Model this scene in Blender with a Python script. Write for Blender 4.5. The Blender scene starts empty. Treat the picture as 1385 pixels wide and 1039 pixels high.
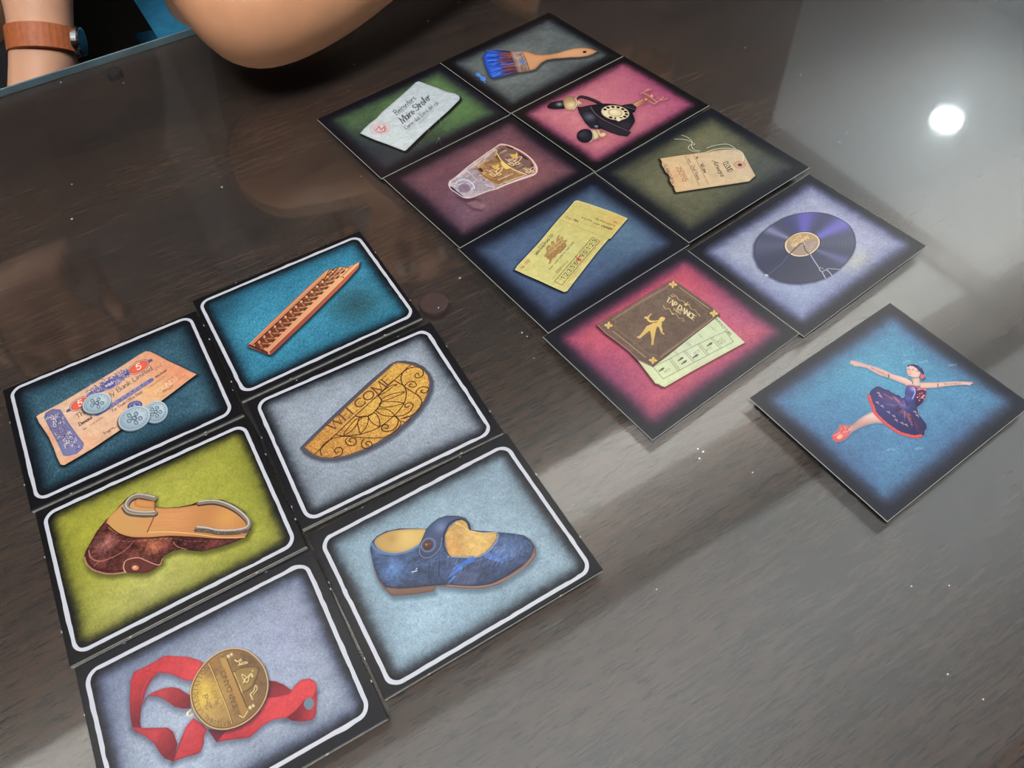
import bpy, bmesh, math, random
import numpy as np
from mathutils import Vector, Matrix
from mathutils.geometry import tessellate_polygon

random.seed(7)
RNG = np.random.default_rng(7)
C = bpy.context.scene.collection
sc = bpy.context.scene

# ------------------------------------------------------------------ camera
# world frame: x runs along the table's long edge, y across the table away from the camera,
# metres; glass top of the table at TZ, camera foot at the origin.
TZ = 0.75
CH = 0.28                       # camera height above the glass
FPX, TILT, ROLL = 1060.18, 0.930878, -0.0683484
YAW = math.radians(-28.0)
def rz(v, a):
    return np.array([v[0]*math.cos(a)-v[1]*math.sin(a), v[0]*math.sin(a)+v[1]*math.cos(a), v[2]])
_ct, _st = math.cos(TILT), math.sin(TILT)
_fw = np.array([0, _ct, -_st]); _up = np.array([0, _st, _ct]); _rt = np.array([1., 0, 0])
_r2 = math.cos(ROLL)*_rt + math.sin(ROLL)*_up
_u2 = -math.sin(ROLL)*_rt + math.cos(ROLL)*_up
FW, R2, U2 = rz(_fw, YAW), rz(_r2, YAW), rz(_u2, YAW)
cam_d = bpy.data.cameras.new('camera'); cam = bpy.data.objects.new('camera', cam_d); C.objects.link(cam)
cam_d.sensor_width = 36; cam_d.lens = FPX/1385*36; cam_d.clip_start = 0.01; cam_d.clip_end = 50
M = Matrix(((R2[0], U2[0], -FW[0], 0), (R2[1], U2[1], -FW[1], 0), (R2[2], U2[2], -FW[2], TZ+CH), (0, 0, 0, 1)))
cam.matrix_world = M
sc.camera = cam
cam_d.dof.use_dof = False

def plane(px, py, h=0.0):
    """point at height h above the glass seen at a photo position"""
    d = FW*FPX + R2*(px-692.5) + U2*(519.5-py)
    k = -(CH-h)/d[2]
    return d[0]*k, d[1]*k
def along(px, py, depth):
    d = FW*FPX + R2*(px-692.5) + U2*(519.5-py)
    p = d/FPX*depth
    return Vector((p[0], p[1], p[2]+TZ+CH))

# ------------------------------------------------------------------ world, lights, exposure
w = bpy.data.worlds.new('world'); sc.world = w; w.use_nodes = True
w.node_tree.nodes['Background'].inputs[0].default_value = (0.55, 0.6, 0.7, 1)
w.node_tree.nodes['Background'].inputs[1].default_value = 0.05
vs = sc.view_settings
vs.view_transform = 'Standard'; vs.look = 'None'; vs.exposure = -0.42; vs.gamma = 1; vs.use_curve_mapping = False
sc.cycles.max_bounces = 8; sc.cycles.transparent_max_bounces = 12
sc.cycles.use_denoising = True
sc.cycles.sample_clamp_indirect = 6

CEIL = 2.95
def area(name, loc, size, power, rot=(0, 0, 0), color=(1, 1, 1)):
    l = bpy.data.lights.new(name, 'AREA'); l.shape = 'RECTANGLE'; l.size, l.size_y = size
    l.energy = power; l.color = color
    o = bpy.data.objects.new(name, l); C.objects.link(o); o.location = loc; o.rotation_euler = rot
    return o
# added uplights without fixtures, brightening the ceiling that the glass mirrors
area('added_uplight', (0.9, 0.35, CEIL-.5), (4.2, 0.35), 32, (math.pi, 0, 0), (0.93, 0.97, 1.0))
area('added_uplight', (1.2, 1.14, CEIL-.22), (5.0, 0.06), 72, (math.pi, 0, 0), (1.0, 0.96, 0.91))
area('added_uplight', (3.5, 1.7, CEIL-.5), (1.6, 1.2), 25, (math.pi, 0, 0), (0.86, 0.95, 1.0))
# added fill light behind the camera, the main light on the cards
area('card_fill_light', (-0.25, -0.6, 2.78), (1.1, 0.6), 160, (math.radians(-18), math.radians(-12), 0), (1.0, 0.985, 0.97))

# ------------------------------------------------------------------ material helpers
def s2l(c):
    c = np.asarray(c, float)/255.0
    return np.where(c <= .04045, c/12.92, ((c+.055)/1.055)**2.4)
def new_mat(name):
    m = bpy.data.materials.new(name); m.use_nodes = True
    nt = m.node_tree
    return m, nt, nt.nodes['Principled BSDF']
def mat(name, rgb, rough=.5, spec=.5, var=0.0, scale=40, bump=0.0, metal=0.0, coat=0.0, emit=None, estr=0):
    m, nt, b = new_mat(name)
    col = [float(x) for x in s2l(rgb)]
    b.inputs['Base Color'].default_value = (*col, 1)
    b.inputs['Roughness'].default_value = rough
    b.inputs['Specular IOR Level'].default_value = spec
    b.inputs['Metallic'].default_value = metal
    b.inputs['Coat Weight'].default_value = coat
    if emit is not None:
        b.inputs['Emission Color'].default_value = (*[float(x) for x in s2l(emit)], 1)
        b.inputs['Emission Strength'].default_value = estr
    if var or bump:
        tc = nt.nodes.new('ShaderNodeTexCoord')
        n = nt.nodes.new('ShaderNodeTexNoise'); n.inputs['Scale'].default_value = scale; n.inputs['Detail'].default_value = 6
        nt.links.new(tc.outputs['Object'], n.inputs['Vector'])
        if var:
            r = nt.nodes.new('ShaderNodeValToRGB')
            r.color_ramp.elements[0].position = .3; r.color_ramp.elements[1].position = .7
            r.color_ramp.elements[0].color = (*[x*(1-var) for x in col], 1)
            r.color_ramp.elements[1].color = (*[min(1, x*(1+var)) for x in col], 1)
            nt.links.new(n.outputs['Fac'], r.inputs['Fac']); nt.links.new(r.outputs['Color'], b.inputs['Base Color'])
        if bump:
            bp = nt.nodes.new('ShaderNodeBump'); bp.inputs['Strength'].default_value = bump; bp.inputs['Distance'].default_value = .002
            nt.links.new(n.outputs['Fac'], bp.inputs['Height']); nt.links.new(bp.outputs['Normal'], b.inputs['Normal'])
    return m

def wood_mat():
    m, nt, b = new_mat('dark_stained_wood'); L = nt.links.new; N = nt.nodes.new
    tc = N('ShaderNodeTexCoord')
    def noise(sx, sy, det, rough=.6):
        mp = N('ShaderNodeMapping'); mp.inputs['Scale'].default_value = (sx, sy, 1)
        n = N('ShaderNodeTexNoise'); n.inputs['Scale'].default_value = 1; n.inputs['Detail'].default_value = det
        n.inputs['Roughness'].default_value = rough
        L(tc.outputs['Object'], mp.inputs['Vector']); L(mp.outputs['Vector'], n.inputs['Vector'])
        return n.outputs['Fac']
    big = noise(5, 11, 4); grain = noise(38, 420, 5, .65); pores = noise(120, 1300, 3, .6)
    r = N('ShaderNodeValToRGB'); r.color_ramp.elements[0].position = .37; r.color_ramp.elements[1].position = .64
    r.color_ramp.elements[0].color = (*[float(x) for x in s2l((19, 13, 10))], 1)
    r.color_ramp.elements[1].color = (*[float(x) for x in s2l((68, 46, 34))], 1)
    mx = N('ShaderNodeMix'); mx.data_type = 'FLOAT'; mx.inputs[0].default_value = .42
    L(big, mx.inputs[2]); L(grain, mx.inputs[3]); L(mx.outputs[0], r.inputs['Fac'])
    r2 = N('ShaderNodeValToRGB'); r2.color_ramp.elements[0].position = .36; r2.color_ramp.elements[1].position = .47
    r2.color_ramp.elements[0].color = (.22, .22, .22, 1); r2.color_ramp.elements[1].color = (1, 1, 1, 1)
    L(pores, r2.inputs['Fac'])
    mm = N('ShaderNodeMix'); mm.data_type = 'RGBA'; mm.blend_type = 'MULTIPLY'; mm.inputs[0].default_value = 1
    L(r.outputs['Color'], mm.inputs[6]); L(r2.outputs['Color'], mm.inputs[7]); L(mm.outputs[2], b.inputs['Base Color'])
    b.inputs['Roughness'].default_value = .24; b.inputs['Specular IOR Level'].default_value = .5
    bp = N('ShaderNodeBump'); bp.inputs['Strength'].default_value = .06; bp.inputs['Distance'].default_value = .0002
    L(grain, bp.inputs['Height']); L(bp.outputs['Normal'], b.inputs['Normal'])
    return m

def glass_mat():
    """clear table glass: straight-through transmission plus Fresnel gloss, smudges and fine scratches"""
    m = bpy.data.materials.new('table_glass'); m.use_nodes = True; nt = m.node_tree; nt.nodes.clear()
    N = nt.nodes.new; L = nt.links.new
    out = N('ShaderNodeOutputMaterial'); tr = N('ShaderNodeBsdfTransparent'); tr.inputs[0].default_value = (.955, .975, .97, 1)
    tc = N('ShaderNodeTexCoord'); geo = N('ShaderNodeNewGeometry')
    ior = N('ShaderNodeMapRange'); ior.inputs[3].default_value = 1.66; ior.inputs[4].default_value = 1/1.66
    L(geo.outputs['Backfacing'], ior.inputs[0])
    fr = N('ShaderNodeFresnel'); L(ior.outputs[0], fr.inputs['IOR'])
    g1 = N('ShaderNodeBsdfGlossy'); g1.inputs['Roughness'].default_value = .045
    g2 = N('ShaderNodeBsdfGlossy'); g2.inputs['Roughness'].default_value = .32
    # scratches: thin lines of stretched noise in two directions
    def lines(rot, sx, sy, lo):
        mp = N('ShaderNodeMapping'); mp.inputs['Rotation'].default_value = (0, 0, rot); mp.inputs['Scale'].default_value = (sx, sy, 1)
        n = N('ShaderNodeTexNoise'); n.inputs['Scale'].default_value = 1; n.inputs['Detail'].default_value = 2
        L(tc.outputs['Object'], mp.inputs['Vector']); L(mp.outputs['Vector'], n.inputs['Vector'])
        r = N('ShaderNodeMapRange'); r.inputs[1].default_value = lo; r.inputs[2].default_value = lo+.04
        L(n.outputs['Fac'], r.inputs[0]); return r.outputs[0]
    a, b_ = lines(.5, 60, 1500, .70), lines(-.35, 50, 1300, .71)
    mx = N('ShaderNodeMath'); mx.operation = 'MAXIMUM'; L(a, mx.inputs[0]); L(b_, mx.inputs[1])
    sm = N('ShaderNodeTexNoise'); sm.inputs['Scale'].default_value = 9; sm.inputs['Detail'].default_value = 5
    L(tc.outputs['Object'], sm.inputs['Vector'])
    smr = N('ShaderNodeMapRange'); smr.inputs[1].default_value = .35; smr.inputs[2].default_value = .7
    smr.inputs[3].default_value = .12; smr.inputs[4].default_value = .34; L(sm.outputs['Fac'], smr.inputs[0])
    hz = N('ShaderNodeMath'); hz.operation = 'ADD'; L(smr.outputs[0], hz.inputs[0])
    sc_ = N('ShaderNodeMath'); sc_.operation = 'MULTIPLY'; sc_.inputs[1].default_value = .55; L(mx.outputs[0], sc_.inputs[0]); L(sc_.outputs[0], hz.inputs[1])
    gm = N('ShaderNodeMixShader'); L(hz.outputs[0], gm.inputs[0]); L(g1.outputs[0], gm.inputs[1]); L(g2.outputs[0], gm.inputs[2])
    ms = N('ShaderNodeMixShader'); L(fr.outputs[0], ms.inputs[0]); L(tr.outputs[0], ms.inputs[1]); L(gm.outputs[0], ms.inputs[2])
    # a trace of dust that scatters light
    df = N('ShaderNodeBsdfDiffuse'); df.inputs[0].default_value = (.75, .78, .8, 1)
    du = N('ShaderNodeMath'); du.operation = 'MULTIPLY_ADD'; du.inputs[1].default_value = .05; du.inputs[2].default_value = .006
    L(mx.outputs[0], du.inputs[0])
    md = N('ShaderNodeMixShader'); L(du.outputs[0], md.inputs[0]); L(ms.outputs[0], md.inputs[1]); L(df.outputs[0], md.inputs[2])
    L(md.outputs[0], out.inputs[0])
    return m

# ------------------------------------------------------------------ object helpers
def link(name, me, m=None, parent=None):
    o = bpy.data.objects.new(name, me); C.objects.link(o)
    if m: me.materials.append(m)
    if parent: o.parent = parent
    return o
def empty(name, loc, rot=0.0):
    o = bpy.data.objects.new(name, None); C.objects.link(o); o.location = loc; o.rotation_euler = (0, 0, rot)
    o.empty_display_size = .02
    return o
def tag(o, label=None, cat=None, group=None, kind=None):
    if label: o['label'] = label
    if cat: o['category'] = cat
    if group: o['group'] = group
    if kind: o['kind'] = kind
    return o
def box(name, lo, hi, m, parent=None, bevel=0.0, seg=2):
    bm = bmesh.new(); bmesh.ops.create_cube(bm, size=1)
    lo, hi = Vector(lo), Vector(hi)
    for v in bm.verts:
        v.co = Vector(((v.co.x+.5)*(hi.x-lo.x)+lo.x, (v.co.y+.5)*(hi.y-lo.y)+lo.y, (v.co.z+.5)*(hi.z-lo.z)+lo.z))
    if bevel: bmesh.ops.bevel(bm, geom=bm.edges[:], offset=bevel, segments=seg, affect='EDGES', profile=.5)
    me = bpy.data.meshes.new(name); bm.to_mesh(me); bm.free()
    return link(name, me, m, parent)
def disc(name, r, z0, z1, m, parent=None, seg=40, loc=(0, 0), rough=0.0, dome=0.0):
    rings = [(1.0, z0), (1.0, z1-(z1-z0)*.25), (.94, z1), (.5, z1+dome*.8), (.0, z1+dome)]
    vs_, fs = [], []
    ph = [random.uniform(-rough, rough) for _ in range(seg)]
    for k, (f, z) in enumerate(rings[:-1]):
        for i in range(seg):
            a = 2*math.pi*i/seg; rr = r*f*(1+ph[i])
            vs_.append((loc[0]+rr*math.cos(a), loc[1]+rr*math.sin(a), z))
    vs_.append((loc[0], loc[1], rings[-1][1]))
    for k in range(len(rings)-2):
        for i in range(seg):
            j = (i+1) % seg; fs.append((k*seg+i, k*seg+j, (k+1)*seg+j, (k+1)*seg+i))
    k = len(rings)-2
    for i in range(seg): fs.append((k*seg+i, k*seg+(i+1) % seg, len(vs_)-1))
    fs.append(tuple(reversed(range(seg))))
    me = bpy.data.meshes.new(name); me.from_pydata(vs_, [], fs)
    return link(name, me, m, parent)

# ------------------------------------------------------------------ the room
def structure(o): o['kind'] = 'structure'; return o
m_floor = mat('floor_tile', (46, 42, 40), .5, var=.2, scale=3)
m_dark = mat('dark_panelled_wall', (25, 21, 18), .6, var=.25, scale=2)
m_white = mat('painted_wall', (120, 130, 136), .8, var=.04, scale=2)
m_ceil = mat('painted_ceiling', (226, 226, 224), .85, var=.03, scale=2)
m_beam = mat('ceiling_moulding', (96, 92, 88), .7)
m_beam2 = mat('ceiling_step', (150, 146, 142), .8)
X0, X1, Y0, Y1 = -2.6, 4.6, -2.2, 1.23
YB = 3.3                                              # the bright room beyond the end of the dark wall
WE = 1.50                                             # where the dark wall ends
structure(box('floor', (X0, Y0, -.05), (X1+.1, YB, 0), m_floor))
structure(box('ceiling', (X0, -.25, CEIL), (X1+.1, YB, CEIL+.05), m_ceil))
structure(box('ceiling', (X0, Y0, CEIL-.12), (X1+.1, -.25, CEIL+.05), m_dark))  # unseen ceiling section, darkened like the front wall to cut light on the cards
structure(box('wall_back', (X0, Y1, 0), (WE, Y1+.12, CEIL), m_dark))
structure(box('wall_far', (WE, YB, 0), (X1+.1, YB+.1, CEIL), m_white))
structure(box('wall_left', (X0-.1, Y0, 0), (X0, Y1+.12, CEIL), m_dark))
structure(box('wall_right', (X1, Y0, 0), (X1+.1, YB, CEIL), m_white))
structure(box('wall_front', (X0, Y0-.1, 0), (X1+.1, Y0, CEIL), m_dark))
structure(box('trim_1', (X0, .69, CEIL-.006), (X1, .78, CEIL), m_beam, bevel=.001))
structure(box('trim_2', (X0, .78, CEIL-.004), (X1, 1.0, CEIL), m_beam2))
structure(box('trim_3', (2.72, Y0, CEIL-.02), (2.84, YB, CEIL), m_beam2, bevel=.004))
structure(box('trim_4', (.045, Y1-.03, .98), (.105, Y1, CEIL), mat('wall_strip', (58, 54, 50), .5)))
structure(box('baseboard_back', (X0, Y1-.015, 0), (WE, Y1, .1), m_dark))

m_lamp = mat('lamp_diffuser', (255, 255, 255), .5, emit=(240, 250, 255), estr=110)
m_lring = mat('lamp_ring', (225, 225, 225), .4)
def downlight(px, py, r, label):
    x0, y0 = plane(px, py); k = (CEIL-TZ+CH)/CH
    o = empty('ceiling_downlight', (x0*k, y0*k, CEIL))
    tag(o, label, 'ceiling light', 'recessed ceiling lights')
    d = disc('diffuser', r, -.03, -.012, m_lamp, o)
    bm = bmesh.new()
    seg = 40
    vv = []
    for rr, z in ((r, -.004), (r*1.22, -.004), (r*1.22, -.014), (r, -.02)):
        vv.append([bm.verts.new((rr*math.cos(2*math.pi*i/seg), rr*math.sin(2*math.pi*i/seg), z)) for i in range(seg)])
    for k_ in range(4):
        A, B = vv[k_], vv[(k_+1) % 4]
        for i in range(seg):
            bm.faces.new((A[i], A[(i+1) % seg], B[(i+1) % seg], B[i]))
    me = bpy.data.meshes.new('trim_ring'); bm.to_mesh(me); bm.free()
    link('trim_ring', me, m_lring, o)
    return o
downlight(1278, 167, .066, 'bright round downlight mirrored beside the cloud tag card')

# ------------------------------------------------------------------ the table
m_wood = wood_mat(); m_glass = glass_mat()
GT = .005
table = empty('dining_table', (0, 0, 0))
tag(table, 'dark brown stained wooden dining table under a clear glass sheet', 'table')
EDGE = .567
TX0, TX1, TY0 = -1.15, 1.35, -.42
box('table_top', (TX0, TY0, TZ-GT-.035), (TX1, EDGE+.008, TZ-GT-.0001), m_wood, table, bevel=.003)
box('apron', (TX0+.08, TY0+.06, TZ-GT-.12), (TX1-.08, TY0+.085, TZ-GT-.035), m_wood, table)
box('apron', (TX0+.08, EDGE-.09, TZ-GT-.12), (TX1-.08, EDGE-.065, TZ-GT-.035), m_wood, table)
for lx in (TX0+.07, TX1-.14):
    for ly in (TY0+.05, EDGE-.12):
        box('leg', (lx, ly, 0), (lx+.07, ly+.07, TZ-GT-.035), m_wood, table, bevel=.006)
glass = empty('glass_table_cover', (0, 0, TZ))
tag(glass, 'clear scratched glass sheet lying over the dark wooden table', 'glass top')
g = box('glass_sheet', (TX0, TY0, -GT+.0004), (TX1, EDGE, 0), m_glass, glass)
m_edge = mat('ground_glass_edge', (84, 108, 118), .2, spec=.8, var=.35, scale=30)
ge = box('polished_edge', (TX0, EDGE+.0001, -GT+.0004), (TX1, EDGE+.0014, .0002), m_edge, glass, bevel=.0004)

# rubber spacer pads under the glass
for px, py, r, col, lab in ((588, 414, .0072, (48, 22, 18), 'round brown spacer pad under the glass beside the blue carving tile'),
                            (155, 99.5, .0050, (20, 14, 9), 'small dark spacer pad under the glass near the far table edge')):
    x, y = plane(px, py, -.003)
    o = empty('spacer_pad', (x, y, TZ-GT))
    tag(o, lab, 'spacer pad', 'spacer pads under the glass')
    disc('pad', r, 0, .0042, mat('brown_rubber', col, .6, var=.2, scale=300), o, rough=.02)
# crumbs and dust grains
bm = bmesh.new()
specks = [(579, 28.5), (620, 3), (471, 123), (479, 87), (492, 147), (488, 238), (1008, 64), (1074, 66), (1083, 101), (1145, 179),
          (1136, 192), (622, 376), (593, 416), (722, 484), (713, 455), (706, 450), (1018, 639), (1282, 912), (1330, 946), (946, 620),
          (951, 611), (944, 607), (97, 249), (82, 111), (167, 112), (97, 296), (300, 253), (1240, 340), (1233, 793), (1284, 792), (888, 797)]
for px, py in specks:
    x, y = plane(px, py, .0003)
    s = random.uniform(.00022, .00042)
    bmesh.ops.create_icosphere(bm, subdivisions=1, radius=s, matrix=Matrix.Translation((x, y, TZ+s*.7)) @ Matrix.Diagonal((random.uniform(.8, 1.6), 1, .7, 1)))
me = bpy.data.meshes.new('crumbs'); bm.to_mesh(me); bm.free()
tag(link('dust_specks', me, mat('pale_crumb', (215, 212, 205), .8)), 'tiny pale dust specks scattered over the glass table top', 'dust', kind='stuff')

# ------------------------------------------------------------------ print canvas (numpy painting of each card's printed picture)
CW, CHH = 1000, 798
def fft_noise(w_, h_, beta, sx=1, sy=1, seed=0, lo=0.0):
    r = np.random.default_rng(seed)
    f = np.fft.rfft2(r.standard_normal((h_, w_)))
    fy = np.fft.fftfreq(h_)[:, None]*sy*h_; fx = np.fft.rfftfreq(w_)[None]*sx*w_
    k = np.sqrt(fx*fx+fy*fy); k[0, 0] = 1
    a = k**(-beta); a[k < lo] = 0
    n = np.fft.irfft2(f*a, s=(h_, w_)); n -= n.mean(); n /= n.std()+1e-9
    return n.astype(np.float32)
NOISES = {}
def noise(kind, seed):
    key = (kind, seed % 5)
    if key not in NOISES:
        NOISES[key] = {'cloud': lambda: fft_noise(CW, CHH, 1.7, seed=seed % 5+1), 'soft': lambda: fft_noise(CW, CHH, 1.1, seed=seed % 5+20, lo=6),
                       'fine': lambda: fft_noise(CW, CHH, .55, seed=seed % 5+40, lo=30), 'streak': lambda: fft_noise(CW, CHH, .8, .35, 1.6, seed=seed % 5+60, lo=20)}[kind]()
    return NOISES[key]
def srgb(c): return np.array(c, np.float32)/255
def smooth(e0, e1, x):
    t = np.clip((x-e0)/(e1-e0+1e-9), 0, 1); return t*t*(3-2*t)

def spline(P, closed=True, n=6):
    P = np.asarray(P, float); m_ = len(P); out = []
    rng = range(m_) if closed else range(m_-1)
    for i in rng:
        if closed: p0, p1, p2, p3 = P[(i-1) % m_], P[i], P[(i+1) % m_], P[(i+2) % m_]
        else: p0, p1, p2, p3 = P[max(i-1, 0)], P[i], P[i+1], P[min(i+2, m_-1)]
        for k in range(n):
            t = k/n
            out.append(.5*((2*p1)+(-p0+p2)*t+(2*p0-5*p1+4*p2-p3)*t*t+(-p0+3*p1-3*p2+p3)*t**3))
    if not closed: out.append(P[-1])
    return np.array(out)

class Card:
    """a printed card: its place on the table, its canvas, and drawing calls in the coordinates of a close-up view of it"""
    def __init__(s, cx, cy, ang_deg, top):
        k = (CH-top)/CH
        # cx, cy, ang are the fit in the camera-aligned table frame (units of camera height)
        v = rz(np.array([cx*CH*k, cy*CH*k, 0]), YAW)
        s.c = v[:2]; s.a = math.radians(ang_deg)+YAW; s.top = top; s.k = k
        s.L, s.W = .3268*CH*k, .2602*CH*k
        s.rgb = np.zeros((CHH, CW, 3), np.float32); s.decals = []
        s.view(0, 0, 1)
        # canvas px per photo px near the card centre
        q = s.inv(0, 0); a = s.pt((q[0], q[1])); b = s.pt((q[0]+1, q[1])); c = s.pt((q[0], q[1]+1))
        s.K = math.sqrt(abs((b[0]-a[0])*(c[1]-a[1])-(b[1]-a[1])*(c[0]-a[0])))
    def inv(s, lx, ly):
        X = np.array([s.c[0]+lx*math.cos(s.a)-ly*math.sin(s.a), s.c[1]+lx*math.sin(s.a)+ly*math.cos(s.a), -(CH-s.top)])
        z = X@FW; return 692.5+FPX*(X@R2)/z, 519.5-FPX*(X@U2)/z
    def view(s, x0, y0, sc_): s.v = (x0, y0, sc_); return s
    def local(s, p):
        x0, y0, k = s.v
        x, y = plane(x0+p[0]/k, y0+p[1]/k, s.top); dx, dy = x-s.c[0], y-s.c[1]
        return dx*math.cos(s.a)+dy*math.sin(s.a), -dx*math.sin(s.a)+dy*math.cos(s.a)
    def pt(s, p):
        lx, ly = s.local(p); return ((lx/s.L+.5)*CW, (.5-ly/s.W)*CHH)
    def P(s, pts): return np.array([s.pt(p) for p in pts])
    def wpx(s, w_): return w_/s.v[2]*s.K*1.12
    def win(s, Q, pad):
        x0 = max(0, int(Q[:, 0].min()-pad)); x1 = min(CW, int(Q[:, 0].max()+pad)+2)
        y0 = max(0, int(Q[:, 1].min()-pad)); y1 = min(CHH, int(Q[:, 1].max()+pad)+2)
        if x1 <= x0 or y1 <= y0: return None
        Y, X = np.mgrid[y0:y1, x0:x1].astype(np.float32)
        return slice(y0, y1), slice(x0, x1), X+.5, Y+.5
    @staticmethod
    def sd(Q, X, Y):
        d = np.full(X.shape, 1e9, np.float32); ins = np.zeros(X.shape, bool)
        n = len(Q)
        for i in range(n):
            ax, ay = Q[i]; bx, by = Q[(i+1) % n]; ex, ey = bx-ax, by-ay
            L2 = ex*ex+ey*ey
            if L2 < 1e-9: continue
            t = np.clip(((X-ax)*ex+(Y-ay)*ey)/L2, 0, 1)
            d = np.minimum(d, (X-ax-t*ex)**2+(Y-ay-t*ey)**2)
            if ay != by:
                ins ^= ((ay > Y) != (by > Y)) & (X < (bx-ax)*(Y-ay)/(by-ay)+ax)
        d = np.sqrt(d); return np.where(ins, -d, d)
    def blend(s, ys, xs, m_, col):
        R_ = s.rgb[ys, xs]; R_ += (col-R_)*m_[..., None]
    def fill(s, pts, col, col2=None, ax=None, rim=None, lite=None, tex=0, sm=False, soft=1.4, al=1, fine=0, mapped=False, inside=None):
        """polygon; col->col2 along ax (two points); rim=(colour,width,strength) inner edge tone; lite=(point,colour,radius,strength) list of spots"""
        Q = np.asarray(pts, float) if mapped else s.P(pts)
        if sm: Q = spline(Q)
        r = s.win(Q, soft+2)
        if r is None: return Q
        ys, xs, X, Y = r
        d = s.sd(Q, X, Y); m_ = smooth(soft*.5, -soft*.5, d)*al if soft <= 3 else smooth(soft, -soft, d)*al
        c = np.broadcast_to(srgb(col), X.shape+(3,)).copy()
        if col2 is not None:
            a, b = s.P(ax); e = b-a; t = np.clip(((X-a[0])*e[0]+(Y-a[1])*e[1])/(e@e), 0, 1)[..., None]
            c += (srgb(col2)-c)*t
        for (p, cl, rad, st) in (lite or []):
            q = s.pt(p); rr = s.wpx(rad); g_ = np.exp(-((X-q[0])**2+(Y-q[1])**2)/(rr*rr))*st
            c += (srgb(cl)-c)*g_[..., None]
        if rim:
            g_ = np.exp(-np.maximum(-d, 0)/s.wpx(rim[1]))*rim[2]; c += (srgb(rim[0])-c)*g_[..., None]
        if tex: c *= (1+tex*noise('soft', 1)[ys, xs])[..., None]
        if fine: c *= (1+fine*noise('fine', 2)[ys, xs])[..., None]
        s.blend(ys, xs, m_, np.clip(c, 0, 1)); return Q
    def line(s, pts, col, w_=1.0, w2=None, al=1, sm=False, closed=False, soft=1.2, mapped=False):
        Q = np.asarray(pts, float) if mapped else s.P(pts)
        if sm: Q = spline(Q, closed)
        if closed: Q = np.vstack([Q, Q[:1]])
        W0 = w_ if mapped else s.wpx(w_); W1 = W0 if w2 is None else (w2 if mapped else s.wpx(w2))
        r = s.win(Q, max(W0, W1)+soft+1)
        if r is None: return
        ys, xs, X, Y = r; best = np.zeros(X.shape, np.float32); n = len(Q)-1
        oy, ox = ys.start, xs.start
        for i in range(n):
            (ax, ay), (bx, by) = Q[i], Q[i+1]; pad = max(W0, W1)+soft+1
            x0 = max(0, int(min(ax, bx)-pad)-ox); x1 = int(max(ax, bx)+pad)+2-ox
            y0 = max(0, int(min(ay, by)-pad)-oy); y1 = int(max(ay, by)+pad)+2-oy
            x_, y_ = X[y0:y1, x0:x1], Y[y0:y1, x0:x1]
            if x_.size == 0: continue
            ex, ey = bx-ax, by-ay; L2 = ex*ex+ey*ey+1e-9
            t = np.clip(((x_-ax)*ex+(y_-ay)*ey)/L2, 0, 1)
            d = np.sqrt((x_-ax-t*ex)**2+(y_-ay-t*ey)**2); wd = (W0+(W1-W0)*(i+t)/n)*.5
            cov = np.clip((wd+soft*.5-d)/soft, 0, 1)*np.minimum(1, wd*2/1.2+.1)
            best[y0:y1, x0:x1] = np.maximum(best[y0:y1, x0:x1], cov)
        s.blend(ys, xs, best*al, srgb(col))
    def ell(s, c, rx, ry, rot=0, n=36):
        return [(c[0]+rx*math.cos(t)*math.cos(rot)-ry*math.sin(t)*math.sin(rot), c[1]+rx*math.cos(t)*math.sin(rot)+ry*math.sin(t)*math.cos(rot)) for t in np.linspace(0, 2*math.pi, n, endpoint=False)]
    def glow(s, pts, col, off=(0, 0), soft=14, al=.6):
        Q = s.P([(p[0]+off[0], p[1]+off[1]) for p in pts]); sf = s.wpx(soft)
        r = s.win(Q, sf*1.2)
        if r is None: return
        ys, xs, X, Y = r; d = s.sd(Q, X, Y); s.blend(ys, xs, smooth(sf, -sf*.4, d)*al, srgb(col))
    def decal(s, name, pts, label=None, sm=False):
        Q = s.P(pts)
        if sm: Q = spline(Q, True, 3)
        s.decals.append((name, Q, label))
    def bg(s, base, alt, edge=None, pad=.09, soft=.075, seed=1, fine=.05, streak=.0, cloud=.25, border=(18, 19, 28), spot=None, rad=.05):
        """printed backdrop: a mottled colour fading into the black border"""
        Y, X = np.mgrid[0:CHH, 0:CW].astype(np.float32)
        px, py = (pad if isinstance(pad, tuple) else (pad,)*4)[:2], (pad if isinstance(pad, tuple) else (pad,)*4)[2:]
        x0, x1, y0, y1 = px[0]*CW, CW-px[1]*CW, py[0]*CW, CHH-py[1]*CW
        r = rad*CW; qx = np.maximum(x0+r-X, X-(x1-r)); qy = np.maximum(y0+r-Y, Y-(y1-r))
        d = np.minimum(np.maximum(qx, qy), 0)+np.hypot(np.maximum(qx, 0), np.maximum(qy, 0))-r
        d = d+noise('cloud', seed)*3+noise('soft', seed)*2
        t = smooth(soft*CW*.45, -soft*CW, d)[..., None]
        mix = np.clip(.5+cloud*noise('cloud', seed+1)+.08*noise('soft', seed+2), 0, 1)[..., None]
        c = srgb(base)+(srgb(alt)-srgb(base))*mix
        if spot:
            for (u, v, rr, cl, st) in spot:
                g_ = np.exp(-(((X/CW-u)**2+((Y/CW)-v)**2)/rr**2))[..., None]*st; c = c+(srgb(cl)-c)*g_
        if edge is not None:
            e = smooth(-soft*CW*1.9, soft*CW*.3, d)[..., None]*.8; c = c+(srgb(edge)-c)*e
        c = c*(1+.8*fine*noise('fine', seed)+.03*noise('soft', seed+1)+.8*streak*noise('streak', seed))[..., None]
        fl = smooth(2.0, 3.2, noise('streak', seed+2))*(.35+3*streak)
        c = c+(1-c)*fl[..., None]*.5
        vg = smooth(soft*CW*.3, -.17*CW, d)[..., None]; c = c*(.86+.14*vg)
        bd = srgb(border)*(1+.06*noise('fine', seed))[..., None]
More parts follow.
